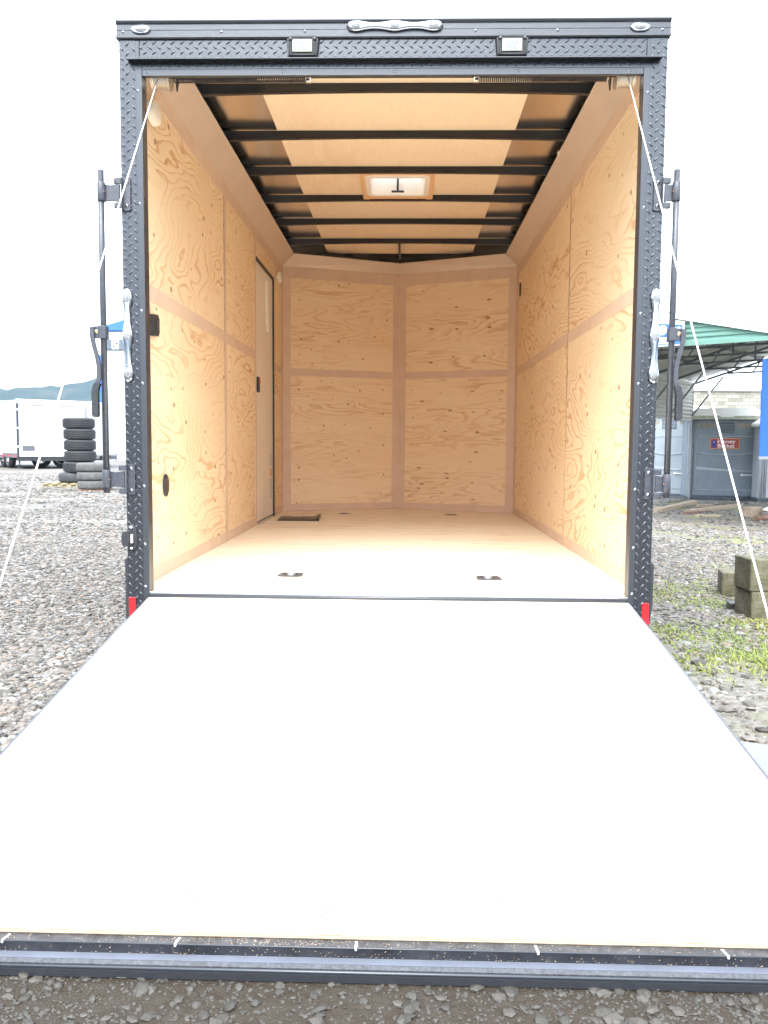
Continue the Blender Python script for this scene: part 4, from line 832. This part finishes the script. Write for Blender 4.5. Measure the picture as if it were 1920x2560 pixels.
# tyres
def make_tyre(Rr, wd, m, tread=True, name='tyre'):
    hw = wd/2; b = MB(); prof = [(Rr*.58, -hw*.62), (Rr*.62, -hw*.86), (Rr*.76, -hw), (Rr*.90, -hw*.93), (Rr*.965, -hw*.74), (Rr*.99, -hw*.5)]
    if tread:
        for g in (-.45, -.15, .15, .45): prof += [(Rr*.99, hw*(g-.06)), (Rr*.965, hw*(g-.035)), (Rr*.965, hw*(g+.035)), (Rr*.99, hw*(g+.06))]
    prof += [(Rr*.99, hw*.5), (Rr*.965, hw*.74), (Rr*.90, hw*.93), (Rr*.76, hw), (Rr*.62, hw*.86), (Rr*.58, hw*.62), (Rr*.56, 0), (Rr*.58, -hw*.62)]
    b.lathe(prof, (0, 0, hw), (0, 0, 1), 48)
    if tread:
        for i in range(60):
            a = 2*math.pi*i/60; e = Vector((math.cos(a), math.sin(a), 0)); t = Vector((-e.y, e.x, 0))
            for j, zz in enumerate((-.62, -.30, 0, .30, .62)):
                c = e*(Rr*(.985 if abs(zz) < .5 else .972))+t*(Rr*.03*(j % 2))+Vector((0, 0, hw*(1+zz)-hw*.11))
                b.obox(c, t*Rr*.065, Vector((0, 0, 1))*hw*.2+t*Rr*.02, e*Rr*.032)
    return b.build(name, m)
g0 = onground(196, 1216); dY = g0[1]
pxm = (dY-CAM[1])/FPX
stack1 = [(193, 1201.5, 76), (197, 1177, 78), (199, 1153.5, 79), (198, 1128.5, 79), (197, 1104, 79), (195, 1079, 78)]
Rr = 78*pxm/2; base = g0[2]+.09
# pallet boards under both stacks
def plank(name, label, px0, py0, px1, py1, wd, th, m, group=None, lift=0, cat='plank'):
    a = onground(px0, py0); b = onground(px1, py1); a = Vector(a); b = Vector(b); d = (b-a); n = Vector((-d.y, d.x, 0)).normalized()*wd
    q = MB(); c = (a+b)/2; q.obox(a-c+Vector((0, 0, -.01)), d, n, (0, 0, th)); o = q.build(name, M[m], None, .004); o.location = c+Vector((0, 0, lift)); return tag(o, label, cat, group)
pa = Vector((U(184, 1200, 1, dY)[0], dY+.05, gz(-7, dY)))
q = MB()
for k in range(3): q.box(-.55, .62, -.42+k*.36, -.34+k*.36, 0, .055)
for k in range(6): q.box(-.52+k*.2, -.41+k*.2, -.46, .46, .0555, .085)
pal = q.build('wooden_pallet', M['lumber_y'], None, .003); pal.location = pa; tag(pal, 'weathered yellowish wooden pallet under the tall stack of tyres', 'pallet')
words = ['lowest', 'second from the bottom', 'third from the bottom', 'third from the top', 'second from the top', 'topmost']
z = base; proto = None
for i, (px, py, wpx) in enumerate(stack1):
    old = i == 0
    if i == 0: t = make_tyre(Rr*.98, .215, M['tyre'], False); x = U(184, py, 1, dY)[0]; hgt = .215
    else:
        if proto is None: proto = make_tyre(Rr, .238, M['tyre']); t = proto
        else: t = proto.copy(); sc.collection.objects.link(t)
        x = U(px, py, 1, dY)[0]; hgt = .238
    t.location = (x, dY+.05, z+.002); t.rotation_euler = (0, 0, i*.7); z += hgt+.001
    tag(t, ('smooth blackish tyre, lowest of the tall tyre stack, set off to the left' if i == 0 else 'black tyre with blocky tread, %s of the tall stack of six' % words[i]), 'tyre', 'tyres in the tall stack')
g1 = onground(238, 1226); y2 = g1[1]; z = g1[2]+.03; proto2 = None
for i, nm in enumerate(('lowest', 'middle', 'topmost')):
    if proto2 is None: proto2 = make_tyre(.335, .175, M['tyre_old'], False); t = proto2
    else: t = proto2.copy(); sc.collection.objects.link(t)
    t.location = (U(237-i*1.5, 1200, 1, y2)[0], y2, z+.001); z += .176; t.rotation_euler = (0, 0, i)
    tag(t, 'worn grey tyre, %s of the low stack of three beside the tall stack' % nm, 'tyre', 'worn tyres in the low stack')
q = MB(); q.box(-.25, .2, -.3, .3, 0, .029); o = q.build('board', M['lumber_r'], None, .003); o.location = (g1[0]+.02, y2, gz(-6, y2)); tag(o, 'short reddish board under the low stack of worn tyres', 'board')

# far white cargo trailers
def far_trailer(px, py, depth_dir, side_dir, wd, ln, ht, label, wheels, plate=True):
    g = Vector(onground(px, py)); D = Vector((*depth_dir, 0)).normalized(); S = Vector((*side_dir, 0)).normalized()
    t = thing('cargo_trailer', label, 'cargo trailer', g, 0, 'white cargo trailers parked at the back of the yard')
    O = Vector((0, 0, .42)); Z = Vector((0, 0, 1))
    b = MB(); b.obox(O, S*wd, D*ln, Z*ht); b.build('body', M['silver_skin'], t, .04)
    b = MB(); b.obox(O-D*.03+S*.06+Z*.03, S*(wd-.12), D*.03, Z*(ht-.16)); rd = b.build('rear_door', M['white'], t)
    b = MB(); b.obox(O-D*.0345+S*.05+Z*(ht-.20), S*(wd-.1), D*.004, Z*.03); b.build('door_seam', M['black_trim'], t)
    b = MB(); b.obox(O-D*.0345+S*(wd-.07), S*.012, D*.004, Z*(ht-.2)); b.build('door_seam', M['black_trim'], t)
    b = MB(); b.obox(O-D*.035-S*.015, S*.075, D*.05, Z*ht*.99); b.build('corner_post', M['black_trim'], t)
    b = MB(); b.obox(O-D*.035+S*(wd-.055), S*.07, D*.05, Z*ht*.97); b.build('corner_post', M['silver_skin'], t)
    b = MB(); b.obox(O-D*.04+Z*(ht-.13)-S*.02, S*(wd+.04), D*.08, Z*.15); b.build('top_trim', M['white'], t, .02)
    b = MB(); b.obox(O-D*.06-Z*.13, S*wd, D*.1, Z*.13); b.build('bumper', M['black_satin'], t)
    b = MB(); b.obox(O-S*.012-Z*.02, S*.01, D*ln, Z*.16); b.build('side_rail', M['galv_dark'], t)
    for k in range(7):
        b = MB(); b.obox(O-S*.016+D*(.1+k*.85)+Z*.02, S*.003, D*.35, Z*.05); b.build('conspicuity_tape', M['red'], t)
    for k in range(5):
        b = MB(); b.obox(O-D*.034+S*(.2+k*.5)+Z*.06, S*.22, D*.003, Z*.03); b.build('conspicuity_tape', M['red'], t)
    if plate:
        b = MB(); b.obox(O-D*.036+S*.16+Z*.22, S*.42, D*.004, Z*.19); b.build('licence_plate', M['galv_dark'], t)
    for z_ in (.35, 1.0, 1.65):
        b = MB(); b.obox(O-D*.045-S*.03+Z*z_, S*.16, D*.02, Z*.06); b.build('door_hinge', M['white'], t)
    for (a, c_) in wheels:
        b = MB(); b.lathe([(.0, -.03), (.2, -.05), (.21, -.11), (.30, -.12), (.36, -.08), (.37, 0), (.36, .08), (.30, .12), (.21, .11), (.2, .05), (0, .03)], S*a+D*c_+Z*.37, S, 24)
        w_ = b.build('wheel', M['tyre_dark'], t)
        for sg in (-1, 1):
            b = MB()
            for k in range(6): a_ = k*math.pi/3; ax = D*math.cos(a_)+Z*math.sin(a_); b.tube([S*(a+sg*.095)+D*c_+Z*.37, S*(a+sg*.085)+D*c_+Z*.37+ax*.19], .028, 6)
            b.lathe([(.20, 0), (.215, .01), (.23, 0)], S*(a+sg*.10)+D*c_+Z*.37, S*sg, 20); b.build('rim', M['alu'], w_)
    b = MB(); b.obox(S*.2+D*.4+Z*.3, S*(wd-.4), D*(ln-.8), Z*.12); b.build('chassis', M['black_satin'], t)
    for yy in (.5, ln-.3):
        b = MB(); b.tube([S*(.18)+D*yy+Z*.3, S*.18+D*yy+Z*.04], .03, 8); b.obox(S*.1+D*(yy-.08), S*.16, D*.16, Z*.04); b.build('jack_leg', M['galv_dark'], t)
    return t
far_trailer(45, 1173, (-.62, .78), (.78, .62), 2.35, 6.0, 2.02, 'white cargo trailer with rear doors towards us, leftmost of the yard', [(.12, 1.5), (.12, 2.3), (2.23, 1.5), (2.23, 2.3)])
gB = Vector(onground(249, 1171))
def side_trailer():
    t = thing('cargo_trailer', 'pale cargo trailer seen from the side behind the tall tyre stack', 'cargo trailer', gB, 0, 'white cargo trailers parked at the back of the yard')
    L_, ht = 4.6, 2.0
    b = MB(); b.box(-L_, 0, 0, 2.2, .45, .45+ht); b.build('body', M['silver_skin'], t, .05)
    for k in range(1, 6): q = MB(); q.box(-L_+k*.77-.004, -L_+k*.77+.004, -.004, 0, .5, .4+ht); q.build('panel_seam', M['galv'], t)
    b = MB(); b.box(-L_-.01, .01, -.02, 0, .36, .49); b.build('side_rail', M['galv_dark'], t)
    b = MB(); b.box(-L_-.01, .01, -.03, .03, .40+ht, .47+ht); b.build('top_trim', M['white'], t)
    for k in range(6):
        b = MB(); b.box(-L_+.2+k*.75, -L_+.5+k*.75, -.024, -.0205, .40, .45); b.build('conspicuity_tape', M['red'], t)
    for xx in (-2.25, -1.45):
        b = MB(); b.lathe([(.2, -.05), (.21, -.10), (.30, -.11), (.36, -.08), (.37, 0), (.36, .08), (.30, .11), (.21, .10), (.2, .05)], (xx, .15, .37), (0, 1, 0), 24); w_ = b.build('wheel', M['tyre'], t)
        b = MB()
        for k in range(7): a_ = k*2*math.pi/7; b.tube([(xx, .06, .37), (xx+.19*math.cos(a_), .075, .37+.19*math.sin(a_))], .025, 6)
        b.lathe([(.19, 0), (.215, .012), (.23, 0)], (xx, .06, .37), (0, -1, 0), 20); b.lathe([(0, .03), (.05, .02), (.06, 0)], (xx, .05, .37), (0, -1, 0), 12); b.build('rim', M['alu'], w_)
    b = MB(); b.box(-L_, 0, .3, 1.9, .3, .44); b.build('chassis', M['black_satin'], t)
    b = MB(); b.tube([(-.3, .1, .4), (-.3, .1, .02)], .03, 8); b.box(-.4, -.2, 0, .2, 0, .04); b.build('jack_leg', M['galv_dark'], t)
side_trailer()

# blue-roofed white building, back left
BY = 42.0
def bl(px, py, yy=BY): return Vector(U(px, py, 1, yy))
bb = thing('metal_building', 'white metal shop building with a blue gable and blue corner trim behind the tyres', 'building', (0, 0, 0))
x0 = bl(250.5, 900).x; x1 = x0+22; zb = gz(-12, BY); ze = bl(290, 829).z
b = MB(); b.box(x0, x1, BY, BY+18, zb, ze); b.build('wall', M['bldwhite'], bb)
b = MB(); b.box(x0-.06, x0+.24, BY-.05, BY, zb, ze-1.25); b.build('corner_trim', M['blue'], bb)
b = MB(); xe = bl(242.5, 823).x; zt_ = bl(242.5, 821).z; xp = (x0+x1)/2; sl_ = (bl(310, 800.6).z-zt_)/(bl(310, 800).x-xe); zp = zt_+sl_*(xp-xe)
b.prism([(xe, zt_-.12), (xe, zt_), (xp, zp), (2*xp-xe, zt_), (2*xp-xe, zt_-.12)][::-1], (0, BY-.12, 0), (1, 0, 0), (0, 0, 1), (0, 18.2, 0)); b.build('roof', M['blue'], bb)
za, zc = bl(290, 849).z, bl(290, 874).z
b = MB(); b.box(bl(280, 850).x-.4, bl(280, 850).x+9, BY-.14, BY-.0505, zc, za); sg = b.build('sign_board', M['signgrey'], bb)
hh = (za-zc)
text_mesh('sign_lettering', 'SM', hh*.62, M['white'], (bl(281.5, 855).x, BY-.15, zc+hh*.52), (1, 0, 0), (0, 0, 1), sg, .01, .012)
text_mesh('sign_lettering', 'US', hh*.62, M['white'], (bl(282, 870).x, BY-.15, zc+hh*.03), (1, 0, 0), (0, 0, 1), sg, .01, .012)
for py in (926, ):
    b = MB(); b.box(x0+.3, x1, BY-.02, BY-.0005, bl(290, py).z-.02, bl(290, py).z+.02); b.build('wall_seam', M['galv'], bb)
for k in range(12):
    b = MB(); b.box(x0+1+k*1.8, x0+1.03+k*1.8, BY-.012, BY-.0005, zb, ze-1.5); b.build('wall_seam', M['galv'], bb)
pb = bl(291, 1090); b = MB(); b.box(pb.x-.12, pb.x+.12, BY-.2, BY-.0505, pb.z-.3, pb.z+.25); b.build('wall_box', M['galv'], bb, .02)
b = MB(); b.tube([(pb.x, BY-.08, pb.z-.3), (pb.x, BY-.08, zb)], .03, 6); b.build('conduit', M['galv'], bb)

# carport, back right
leg = Vector(onground(1720, 1249)); a_ = Vector((.616, .788, 0)); w_ = Vector((.788, -.616, 0)); Zv = Vector((0, 0, 1))
LL, WW = 7.5, 4.8; FL = leg-a_*LL; ez = U(1720, 952, 1, leg.y)[2]; pz = ez+.72
cp = thing('carport', 'grey steel carport with a green gable front and corrugated roof on the right', 'carport', (0, 0, 0))
def rq(u, v, z): return FL+a_*u+w_*v+Zv*(z-leg.z)
for s_ in (0, 1):
    n = 46; vs = []
    v0, v1 = (-.12, WW/2) if s_ == 0 else (WW+.12, WW/2)
    for i in range(n*2+1):
        u = -.15+(LL+.3)*i/(n*2); r_ = .018*(1 if i % 2 else -1)
        vs += [rq(u, v0, ez-.03+r_), rq(u, v1, pz+r_), rq(u, v0, ez+r_-.0), rq(u, v1, pz+.03+r_)]
    fs_ = []
    for i in range(n*2): k = i*4; fs_ += [(k, k+1, k+5, k+4), (k+2, k+6, k+7, k+3)]
    b = MB(); b.add(vs, fs_); b.build('roof_sheet', M['roof_galv'], cp)
for u in [0.02]+[LL*i/5 for i in range(1, 5)]+[LL-.02]:
    b = MB()
    b.tube([rq(u, 0, ez-.10), rq(u, WW/2, pz-.10), rq(u, WW, ez-.10)], .035, 4, flat=True); b.tube([rq(u, .9, ez+.15), rq(u, WW-.9, ez+.15)], .03, 4, flat=True)
    for k in (1.5, 2.4, 3.3): b.tube([rq(u, k, ez+.15), rq(u, k+(.25 if k < 2.4 else -.25 if k > 2.4 else 0), pz-.2)], .02, 4, flat=True)
    b.build('roof_truss', M['galv_dark'], cp)
    for v in (0, WW):
        if v == WW and u > 4: pass
        b = MB(); b.tube([rq(u, v, gz(*rq(u, v, 0).xy)), rq(u, v, ez-.1)], .055, 4, flat=True); b.build('leg', M['galv'], cp)
        b = MB(); k = .8 if v == 0 else -.8; b.tube([rq(u, v, ez-.95), rq(u, v+k, ez+.08)], .025, 4, flat=True); b.build('brace', M['galv'], cp)
b = MB(); b.tube([rq(LL-.9, 0, ez-.1), rq(LL, 0, ez-.95)], .025, 4, flat=True); b.tube([rq(0, 0, gz(*rq(0, 0, 0).xy)+.05), rq(LL, 0, gz(*leg.xy)+.05)], .04, 4, flat=True); b.build('base_rail', M['galv'], cp)
for v in (.9, 1.7, 3.1, 3.9):
    b = MB(); zz = ez+(pz-ez)*(1-abs(v-WW/2)/(WW/2))-.05; b.tube([rq(0, v, zz), rq(LL, v, zz)], .03, 4, flat=True); b.build('purlin', M['galv_dark'], cp)
# corrugated green gable with white rake trim
def gable(z0, z1f):
    b = MB(); n = 30; rows = [z0]
    zz = z0
    vs = []; steps = 22
    for j in range(steps+1):
        z_ = z0+(z1f-z0)*j/steps; half = (WW/2+.1)*min(1, max(.002, (z1f-z_)/(z1f-ez+.06)))
        off = .02*(1 if (j % 4) in (0, 1) else 0)
        vs += [rq(-.17-off, WW/2-half, z_), rq(-.17-off, WW/2+half, z_)]
    b.add(vs, [(j*2, j*2+1, j*2+3, j*2+2) for j in range(steps)]); return b.build('gable_panel', M['green'], cp)
gp = gable(ez+.06, pz-.20)
for sg in (0, 1):
    b = MB(); A = rq(-.24, -.15 if sg == 0 else WW+.15, ez-.12); B = rq(-.24, WW/2, pz-.24); b.obox(A, B-A, a_*.05, Zv*.12); b.build('rake_trim', M['white'], cp); b = MB(); b.obox(A+Zv*.124-a_*.02, B-A, a_*.09, Zv*.16); b.build('ridge_flashing', M['bldwhite'], cp)
b = MB(); b.obox(rq(-.23, .1, ez+.0), w_*(WW-.2), a_*.06, Zv*.07); b.build('gable_sill', M['green'], cp)
# siding on the far side wall
b = MB(); steps = 20; vs = []; zlo = U(1700, 1052, 1, leg.y)[2]
for j in range(steps*2+1):
    z_ = zlo+(ez-.05-zlo)*j/(steps*2); off = .018 if (j % 4) in (1, 2) else 0
    vs += [rq(0, .05-off+.0, z_), rq(LL, .05-off, z_)]
b.add(vs, [(j*2, j*2+1, j*2+3, j*2+2) for j in range(steps*2)]); b.build('side_siding', M['siding'], cp)
# banner on the gable
bn = thing('banner', 'blue and white vinyl banner hung at the left end of the green gable', 'banner', (0, 0, 0))
def onplane(px, py, off=-.27):
    d = Vector(ray(px, py)); O_ = rq(off, 0, 0); t = (O_-Vector(CAM)).dot(a_)/d.dot(a_); return Vector(CAM)+d*t
P0, P1, P2, P3 = onplane(1612, 869), onplane(1711, 862), onplane(1711, 803), onplane(1612, 795)
b = MB(); b.add([P0, P1, P2, P3, P0+a_*.01, P1+a_*.01, P2+a_*.01, P3+a_*.01], [(0, 1, 2, 3), (7, 6, 5, 4), (0, 4, 5, 1), (3, 2, 6, 7), (1, 5, 6, 2)]); b.build('sheet', M['white'], bn)
def bq(u, v, k): return P0.lerp(P1, u).lerp(P3.lerp(P2, u), v)-a_*.004*k
b = MB(); b.add([bq(.30, .34, 1), bq(.96, .34, 1), bq(.96, .84, 1), bq(.30, .84, 1)], [(0, 1, 2, 3)]); b.build('blue_field', M['blue'], bn)
for (u0, v0, u1, v1) in ((.30, .05, .62, .09), (.30, .14, .62, .17), (.30, .22, .60, .25), (.66, .05, .92, .28)):
    b = MB(); b.add([bq(u0, v0, 1), bq(u1, v0, 1), bq(u1, v1, 1), bq(u0, v1, 1)], [(0, 1, 2, 3)]); b.build('printed_line', M['blue'], bn)
for (u, v, r_) in ((.46, .60, .11), (.74, .62, .07), (.86, .60, .08)):
    b = MB(); c = bq(u, v, 2); X_ = (P1-P0)*r_; b.add([c+X_*math.cos(t)+Zv*X_.length*1.1*math.sin(t) for t in [i*math.pi/10 for i in range(20)]], [tuple(range(20))]); b.build('white_emblem', M['white'], bn)
# portable toilets
def toilet(px, py, rot, label, wd=1.82, dp=1.9, ht=2.05, sticker=True, mats=('toilet', 'toilet_l')):
    g = Vector(onground(px, py)); t = thing('portable_toilet', label, 'portable toilet', g, rot, 'grey portable toilets in a row by the carport')
    hw = wd/2; k = .93
    b = MB(); b.obox((-hw, 0, .05), (wd, 0, 0), (0, dp, 0), (0, 0, ht-.05)); b.build('cabin', M[mats[0]], t, .03)
    b = MB(); b.box(-hw-.03, hw+.03, -.03, dp+.03, 0, .10); b.build('skid_base', M['toilet_d'], t, .02)
    for sx in (-1, 1):
        b = MB()
        for j, wv in enumerate((0, .055, .11)): b.tube([(sx*(hw-.03-wv), -.015, .08), (sx*(hw-.03-wv)*.985, -.015, ht)], .02, 6)
        b.build('corner_moulding', M[mats[1]], t)
    d = MB(); x0, x1 = -hw+.17, hw-.17
    d.box(x0, x1, -.035, .0, .11, ht-.03); dr = d.build('door', M[mats[0]], t, .012)
    f = MB()     # raised bowed mouldings
    def moulding(zb_, zt_, bow=.0):
        n = 14; A = []; 
        for i in range(n+1):
            u = i/n; x = x0+.09+(x1-x0-.18)*u; A.append((x, zb_-bow*math.sin(math.pi*u)*1.0))
        f.tube([(x, -.040, z_) for x, z_ in A], .016, 6)
    f.prism([(x0+.06, .24), (x1-.06, .24), (x1-.05, 1.66), (x1-.09, 1.70), (x0+.09, 1.70), (x0+.05, 1.66)], (0, -.036, 0), (1, 0, 0), (0, 0, 1), (0, -.012, 0)) if 0 else None
    f.tube([(x0+.08, -.036, .26), (x1-.08, -.036, .26), (x1-.06, -.036, .40), (x1-.06, -.036, 1.58), (x1-.11, -.036, 1.66), (x0+.11, -.036, 1.66), (x0+.06, -.036, 1.58), (x0+.06, -.036, .40), (x0+.08, -.036, .26)], .013, 6)
    moulding(1.24, 0, .07); f.build('door_moulding', M[mats[1]], dr)
    f = MB(); n = 14; vs = []
    for i in range(n+1):
        u = i/n; x = x0+.08+(x1-x0-.16)*u; zz = .82-.06*u-.02*math.sin(math.pi*u); hgt = .10*(1-u)**.6+.005
        vs += [(x, -.036, zz-hgt/2), (x, -.062, zz), (x, -.036, zz+hgt/2)]
    f.add(vs, [q_ for i in range(n) for q_ in ((i*3, (i+1)*3, (i+1)*3+1, i*3+1), (i*3+1, (i+1)*3+1, (i+1)*3+2, i*3+2))], True); f.build('door_rib', M[mats[1]], dr)
    for sx in (-1, 1):
        b = MB(); b.box(sx*(x1+.03)-.018, sx*(x1+.03)+.018, -.022, .0, .2, ht-.35); b.build('door_jamb', M['toilet_d'], t)
    v = MB(); v.box(-.19, .2, -.045, -.0355, ht-.34, ht-.08); vp = v.build('vent_panel', M['toilet_d'], dr, .01)
    for k_ in range(6):
        v = MB(); v.box(-.17, .18, -.052, -.0455, ht-.32+k_*.037, ht-.305+k_*.037); v.build('louvre', M[mats[0]], vp)
    for sx in (-1, 1):
        for dx, w2 in ((.30, .025), (.40, .065), (.56, .065), (.70, .03)):
            xx = sx*dx if sx > 0 else -(dx); v = MB(); v.prism([(c_[0], c_[1]) for c_ in rrect(xx-w2, xx+w2, ht-.21, ht-.10, .02, 3)], (0, -.0365, 0), (1, 0, 0), (0, 0, 1), (0, -.006, 0)); v.build('vent_window', M['tanvent'], dr)
    h_ = MB(); h_.tube([(x1-.36, -.06, .66), (x1-.12, -.06, .66)], .016, 8); h_.ell((x1-.38, -.05, .66), (.035, .03, .035), 10, 6); h_.ell((x1-.10, -.05, .66), (.035, .03, .035), 10, 6); h_.build('door_handle', M['white'], dr)
    r_ = MB(); r_.prism([(-hw-.08, ht), (hw+.08, ht), (hw+.08, ht+.09), (hw+.03, ht+.12), (hw*.75, ht+.29), (-hw*.75, ht+.29), (-hw-.03, ht+.12), (-hw-.08, ht+.09)][::-1], (0, -.09, 0), (1, 0, 0), (0, 0, 1), (0, dp+.16, 0)); rf = r_.build('roof', M['toilet_roof'], t, .03)
    for x_ in (-hw*.52, hw*.52):
        b = MB(); b.box(x_-.34, x_+.34, -.105, -.0905, ht+.065, ht+.095); b.build('roof_vent_lip', M['toilet_roof_g'], rf, .005)
    b = MB(); b.box(-hw-.07, hw+.07, -.098, -.0905, ht+.003, ht+.06); b.build('roof_rim', M['toilet_roof_g'], rf)
    if sticker:
        s0, s1, z0_, z1_ = -.40, .34, 1.34, 1.61
        b = MB(); b.box(s0, s1, -.050, -.0365, z0_, z1_); st = b.build('sticker', M['stickorange'], dr)
        b = MB(); b.box(s0+.015, s1-.015, -.053, -.0505, z0_+.015, z1_-.015); b.build('red_field', M['stickred'], st)
        b = MB(); cx = s0+.10; b.prism([(cx-.05, z0_+.02), (cx+.05, z0_+.02), (cx+.055, z0_+.18), (cx+.075, z0_+.18), (cx, z1_-.02), (cx-.075, z0_+.18), (cx-.055, z0_+.18)], (0, -.0535, 0), (1, 0, 0), (0, 0, 1), (0, -.002, 0)); b.build('blue_hut', M['stickblue'], st)
        b = MB(); b.prism([(cx-.02, z0_+.165), (cx+.012, z0_+.155), (cx+.006, z0_+.20)], (0, -.0560, 0), (1, 0, 0), (0, 0, 1), (0, -.001, 0)); b.build('moon', M['white'], st)
        text_mesh('lettering', 'Honey', .135, M['white'], (s0+.185, -.0545, z0_+.145), (1, 0, 0), (0, 0, 1), st, .002, .0015, 1.22)
        text_mesh('lettering', 'Bucket', .135, M['white'], (s0+.185, -.0545, z0_+.030), (1, 0, 0), (0, 0, 1), st, .002, .0015, 1.14)
    return t
toilet(1808, 1250, -.10, 'wide grey portable toilet with a white roof and red sticker on the door', 1.95, 1.9, 2.1)
toilet(1668, 1244, -.62, 'grey portable toilet standing angled behind the carport leg', 1.5, 1.4, 2.2, False, ('toilet_l', 'toilet_l'))
toilet(1972, 1256, -.10, 'light grey portable toilet half hidden below the blue panel', 1.5, 1.7, 1.9, False, ('silver_skin', 'silver_skin'))
# block wall building behind
g = thing('block_building', 'long pale grey concrete block wall far behind the portable toilets', 'building')
b = MB(); WY = 46; p0 = U(1500, 980, 1, WY); b.box(p0[0]-14, p0[0]+30, WY, WY+12, gz(20, WY), U(1820, 978, 1, WY)[2]); b.build('wall', M['brick'], g)
b = MB(); b.box(p0[0]-14.1, p0[0]+30.1, WY-.1, WY+12.1, U(1820, 978, 1, WY)[2], U(1820, 978, 1, WY)[2]+.12); b.build('coping', M['siding'], g)
# blue board on posts at the right edge
py_ = 10.5
A = U(1908, 897, 1, py_); B = U(1900, 1141, 1, py_)
t = thing('blue_board', 'tall plain blue board on posts at the right edge of the photo', 'sign board', (0, 0, 0))
b = MB(); b.obox((B[0], py_, B[2]), (1.2, .25, 0), (0, .04, 0), (A[0]-B[0], 0, A[2]-B[2])); b.build('panel', M['bluepanel'], t)
b = MB(); b.obox((B[0]-.01, py_-.01, B[2]-.045), (1.22, .25, 0), (0, .06, 0), (0, 0, .043)); b.build('bottom_rail', M['galv'], t)
for dx in (.9, 1.1):
    b = MB(); xx = B[0]+dx; b.tube([(xx, py_+.32, gz(xx, py_)-.05), (xx, py_+.32, A[2])], .03, 8); b.build('post', M['galv'], t)
# concrete blocks
def cblock(px, py, wd, dp, ht, rot, label, lift=0, mm='moss_block'):
    g = Vector(onground(px, py)) if not isinstance(px, Vector) else px; b = MB(); n = 6
    b.box(0, wd, 0, dp, 0, ht); o = b.build('concrete_block', M[mm], None, .008); o.location = g+Vector((0, 0, lift)); o.rotation_euler = (0, 0, rot)
    return tag(o, label, 'block', 'concrete blocks on the gravel')
cblock(1803, 1490, .40, .20, .155, -.22, 'mossy concrete block lying alone on the grass left of the stacked pair')
gB2 = Vector(onground(1877, 1548)); cblock(gB2, 0, .42, .22, .165, .05, 'mossy concrete block, lower of the stacked pair at the right edge', -.01)
cblock(gB2+Vector((-.012, .0, 0)), 0, .42, .22, .185, .035, 'concrete block, upper of the stacked pair at the right edge', .156)
g3 = Vector(onground(1826, 1527)); b = MB(); b.box(0, .2, 0, .1, 0, .045); o = b.build('black_block', M['black_satin'], None, .006); o.location = g3; o.rotation_euler = (0, 0, -.12); tag(o, 'small flat black block on the gravel beside the stacked concrete blocks', 'block')
# loose lumber by the toilets
plank('plank', 'long brown board lying nearest the trailer, left of the other loose boards', 1642, 1284, 1745, 1259, .16, .09, 'lumber', 'loose boards on the gravel')
plank('plank', 'short grey board crossing under the long brown board at its left end', 1628, 1270, 1652, 1275, .1, .06, 'lumber', 'loose boards on the gravel')
plank('plank', 'long dark board slanting behind the pale yellow board', 1728, 1283, 1856, 1267, .14, .08, 'lumber', 'loose boards on the gravel')
plank('plank', 'reddish board end in front of the long slanting board', 1717, 1286, 1760, 1282, .12, .05, 'lumber_r', 'loose boards on the gravel')
plank('plank', 'short pale yellow board in front of the slanting board', 1744, 1292, 1805, 1292, .16, .045, 'lumber_y', 'loose boards on the gravel')
plank('plank', 'small grey offcut, lower of two stacked above the slanting board', 1748, 1273, 1782, 1272, .14, .06, 'lumber_r', 'stacked offcuts')
plank('plank', 'small tan offcut, upper of two stacked above the slanting board', 1749, 1273, 1783, 1272, .13, .05, 'lumber', 'stacked offcuts', .055)
plank('wood_block', 'upright square wooden block on the gravel near the right edge', 1877, 1293, 1905, 1291, .2, .20, 'lumber', None, 0, 'wood block')
lg = MB(); A = Vector(onground(1889, 1303)); B = Vector(onground(1918, 1299)); c = (A+B)/2; lg.tube([A-c, B-c+Vector((.35, .1, 0))], .055, 12); o = lg.build('log', M['lumber_r'], None); o.location = c+Vector((0, 0, .045)); tag(o, 'short reddish brown log beside the upright wood block', 'log')
A = Vector(onground(1905, 1293)); b = MB(); b.add([(0, 0, .16), (.5, -.35, .02), (.95, .1, .06), (.45, .4, .26), (0, 0, .15), (.5, -.35, .01), (.95, .1, .05), (.45, .4, .25)], [(0, 1, 2, 3), (7, 6, 5, 4), (0, 4, 5, 1), (1, 5, 6, 2), (2, 6, 7, 3), (3, 7, 4, 0)]); o = b.build('metal_scrap', M['white'], None); o.location = A+Vector((0, -.02, .0)); tag(o, 'crumpled white sheet leaning on the log at the right edge', 'scrap sheet')
# ------------------------------------------------------------------ haze
b = MB(); b.box(-950, 950, -950, 950, -3, 210); hz = b.build('haze', bpy.data.materials.new('haze_air'))
hm = hz.data.materials[0]; hm.use_nodes = True; t = hm.node_tree; t.nodes.clear(); ho = t.nodes.new('ShaderNodeOutputMaterial'); pv = t.nodes.new('ShaderNodeVolumePrincipled')
pv.inputs['Color'].default_value = (.66, .82, 1, 1); pv.inputs['Density'].default_value = .00026; t.links.new(pv.outputs['Volume'], ho.inputs['Volume'])
tag(hz, None, None, kind='stuff')
#@@END
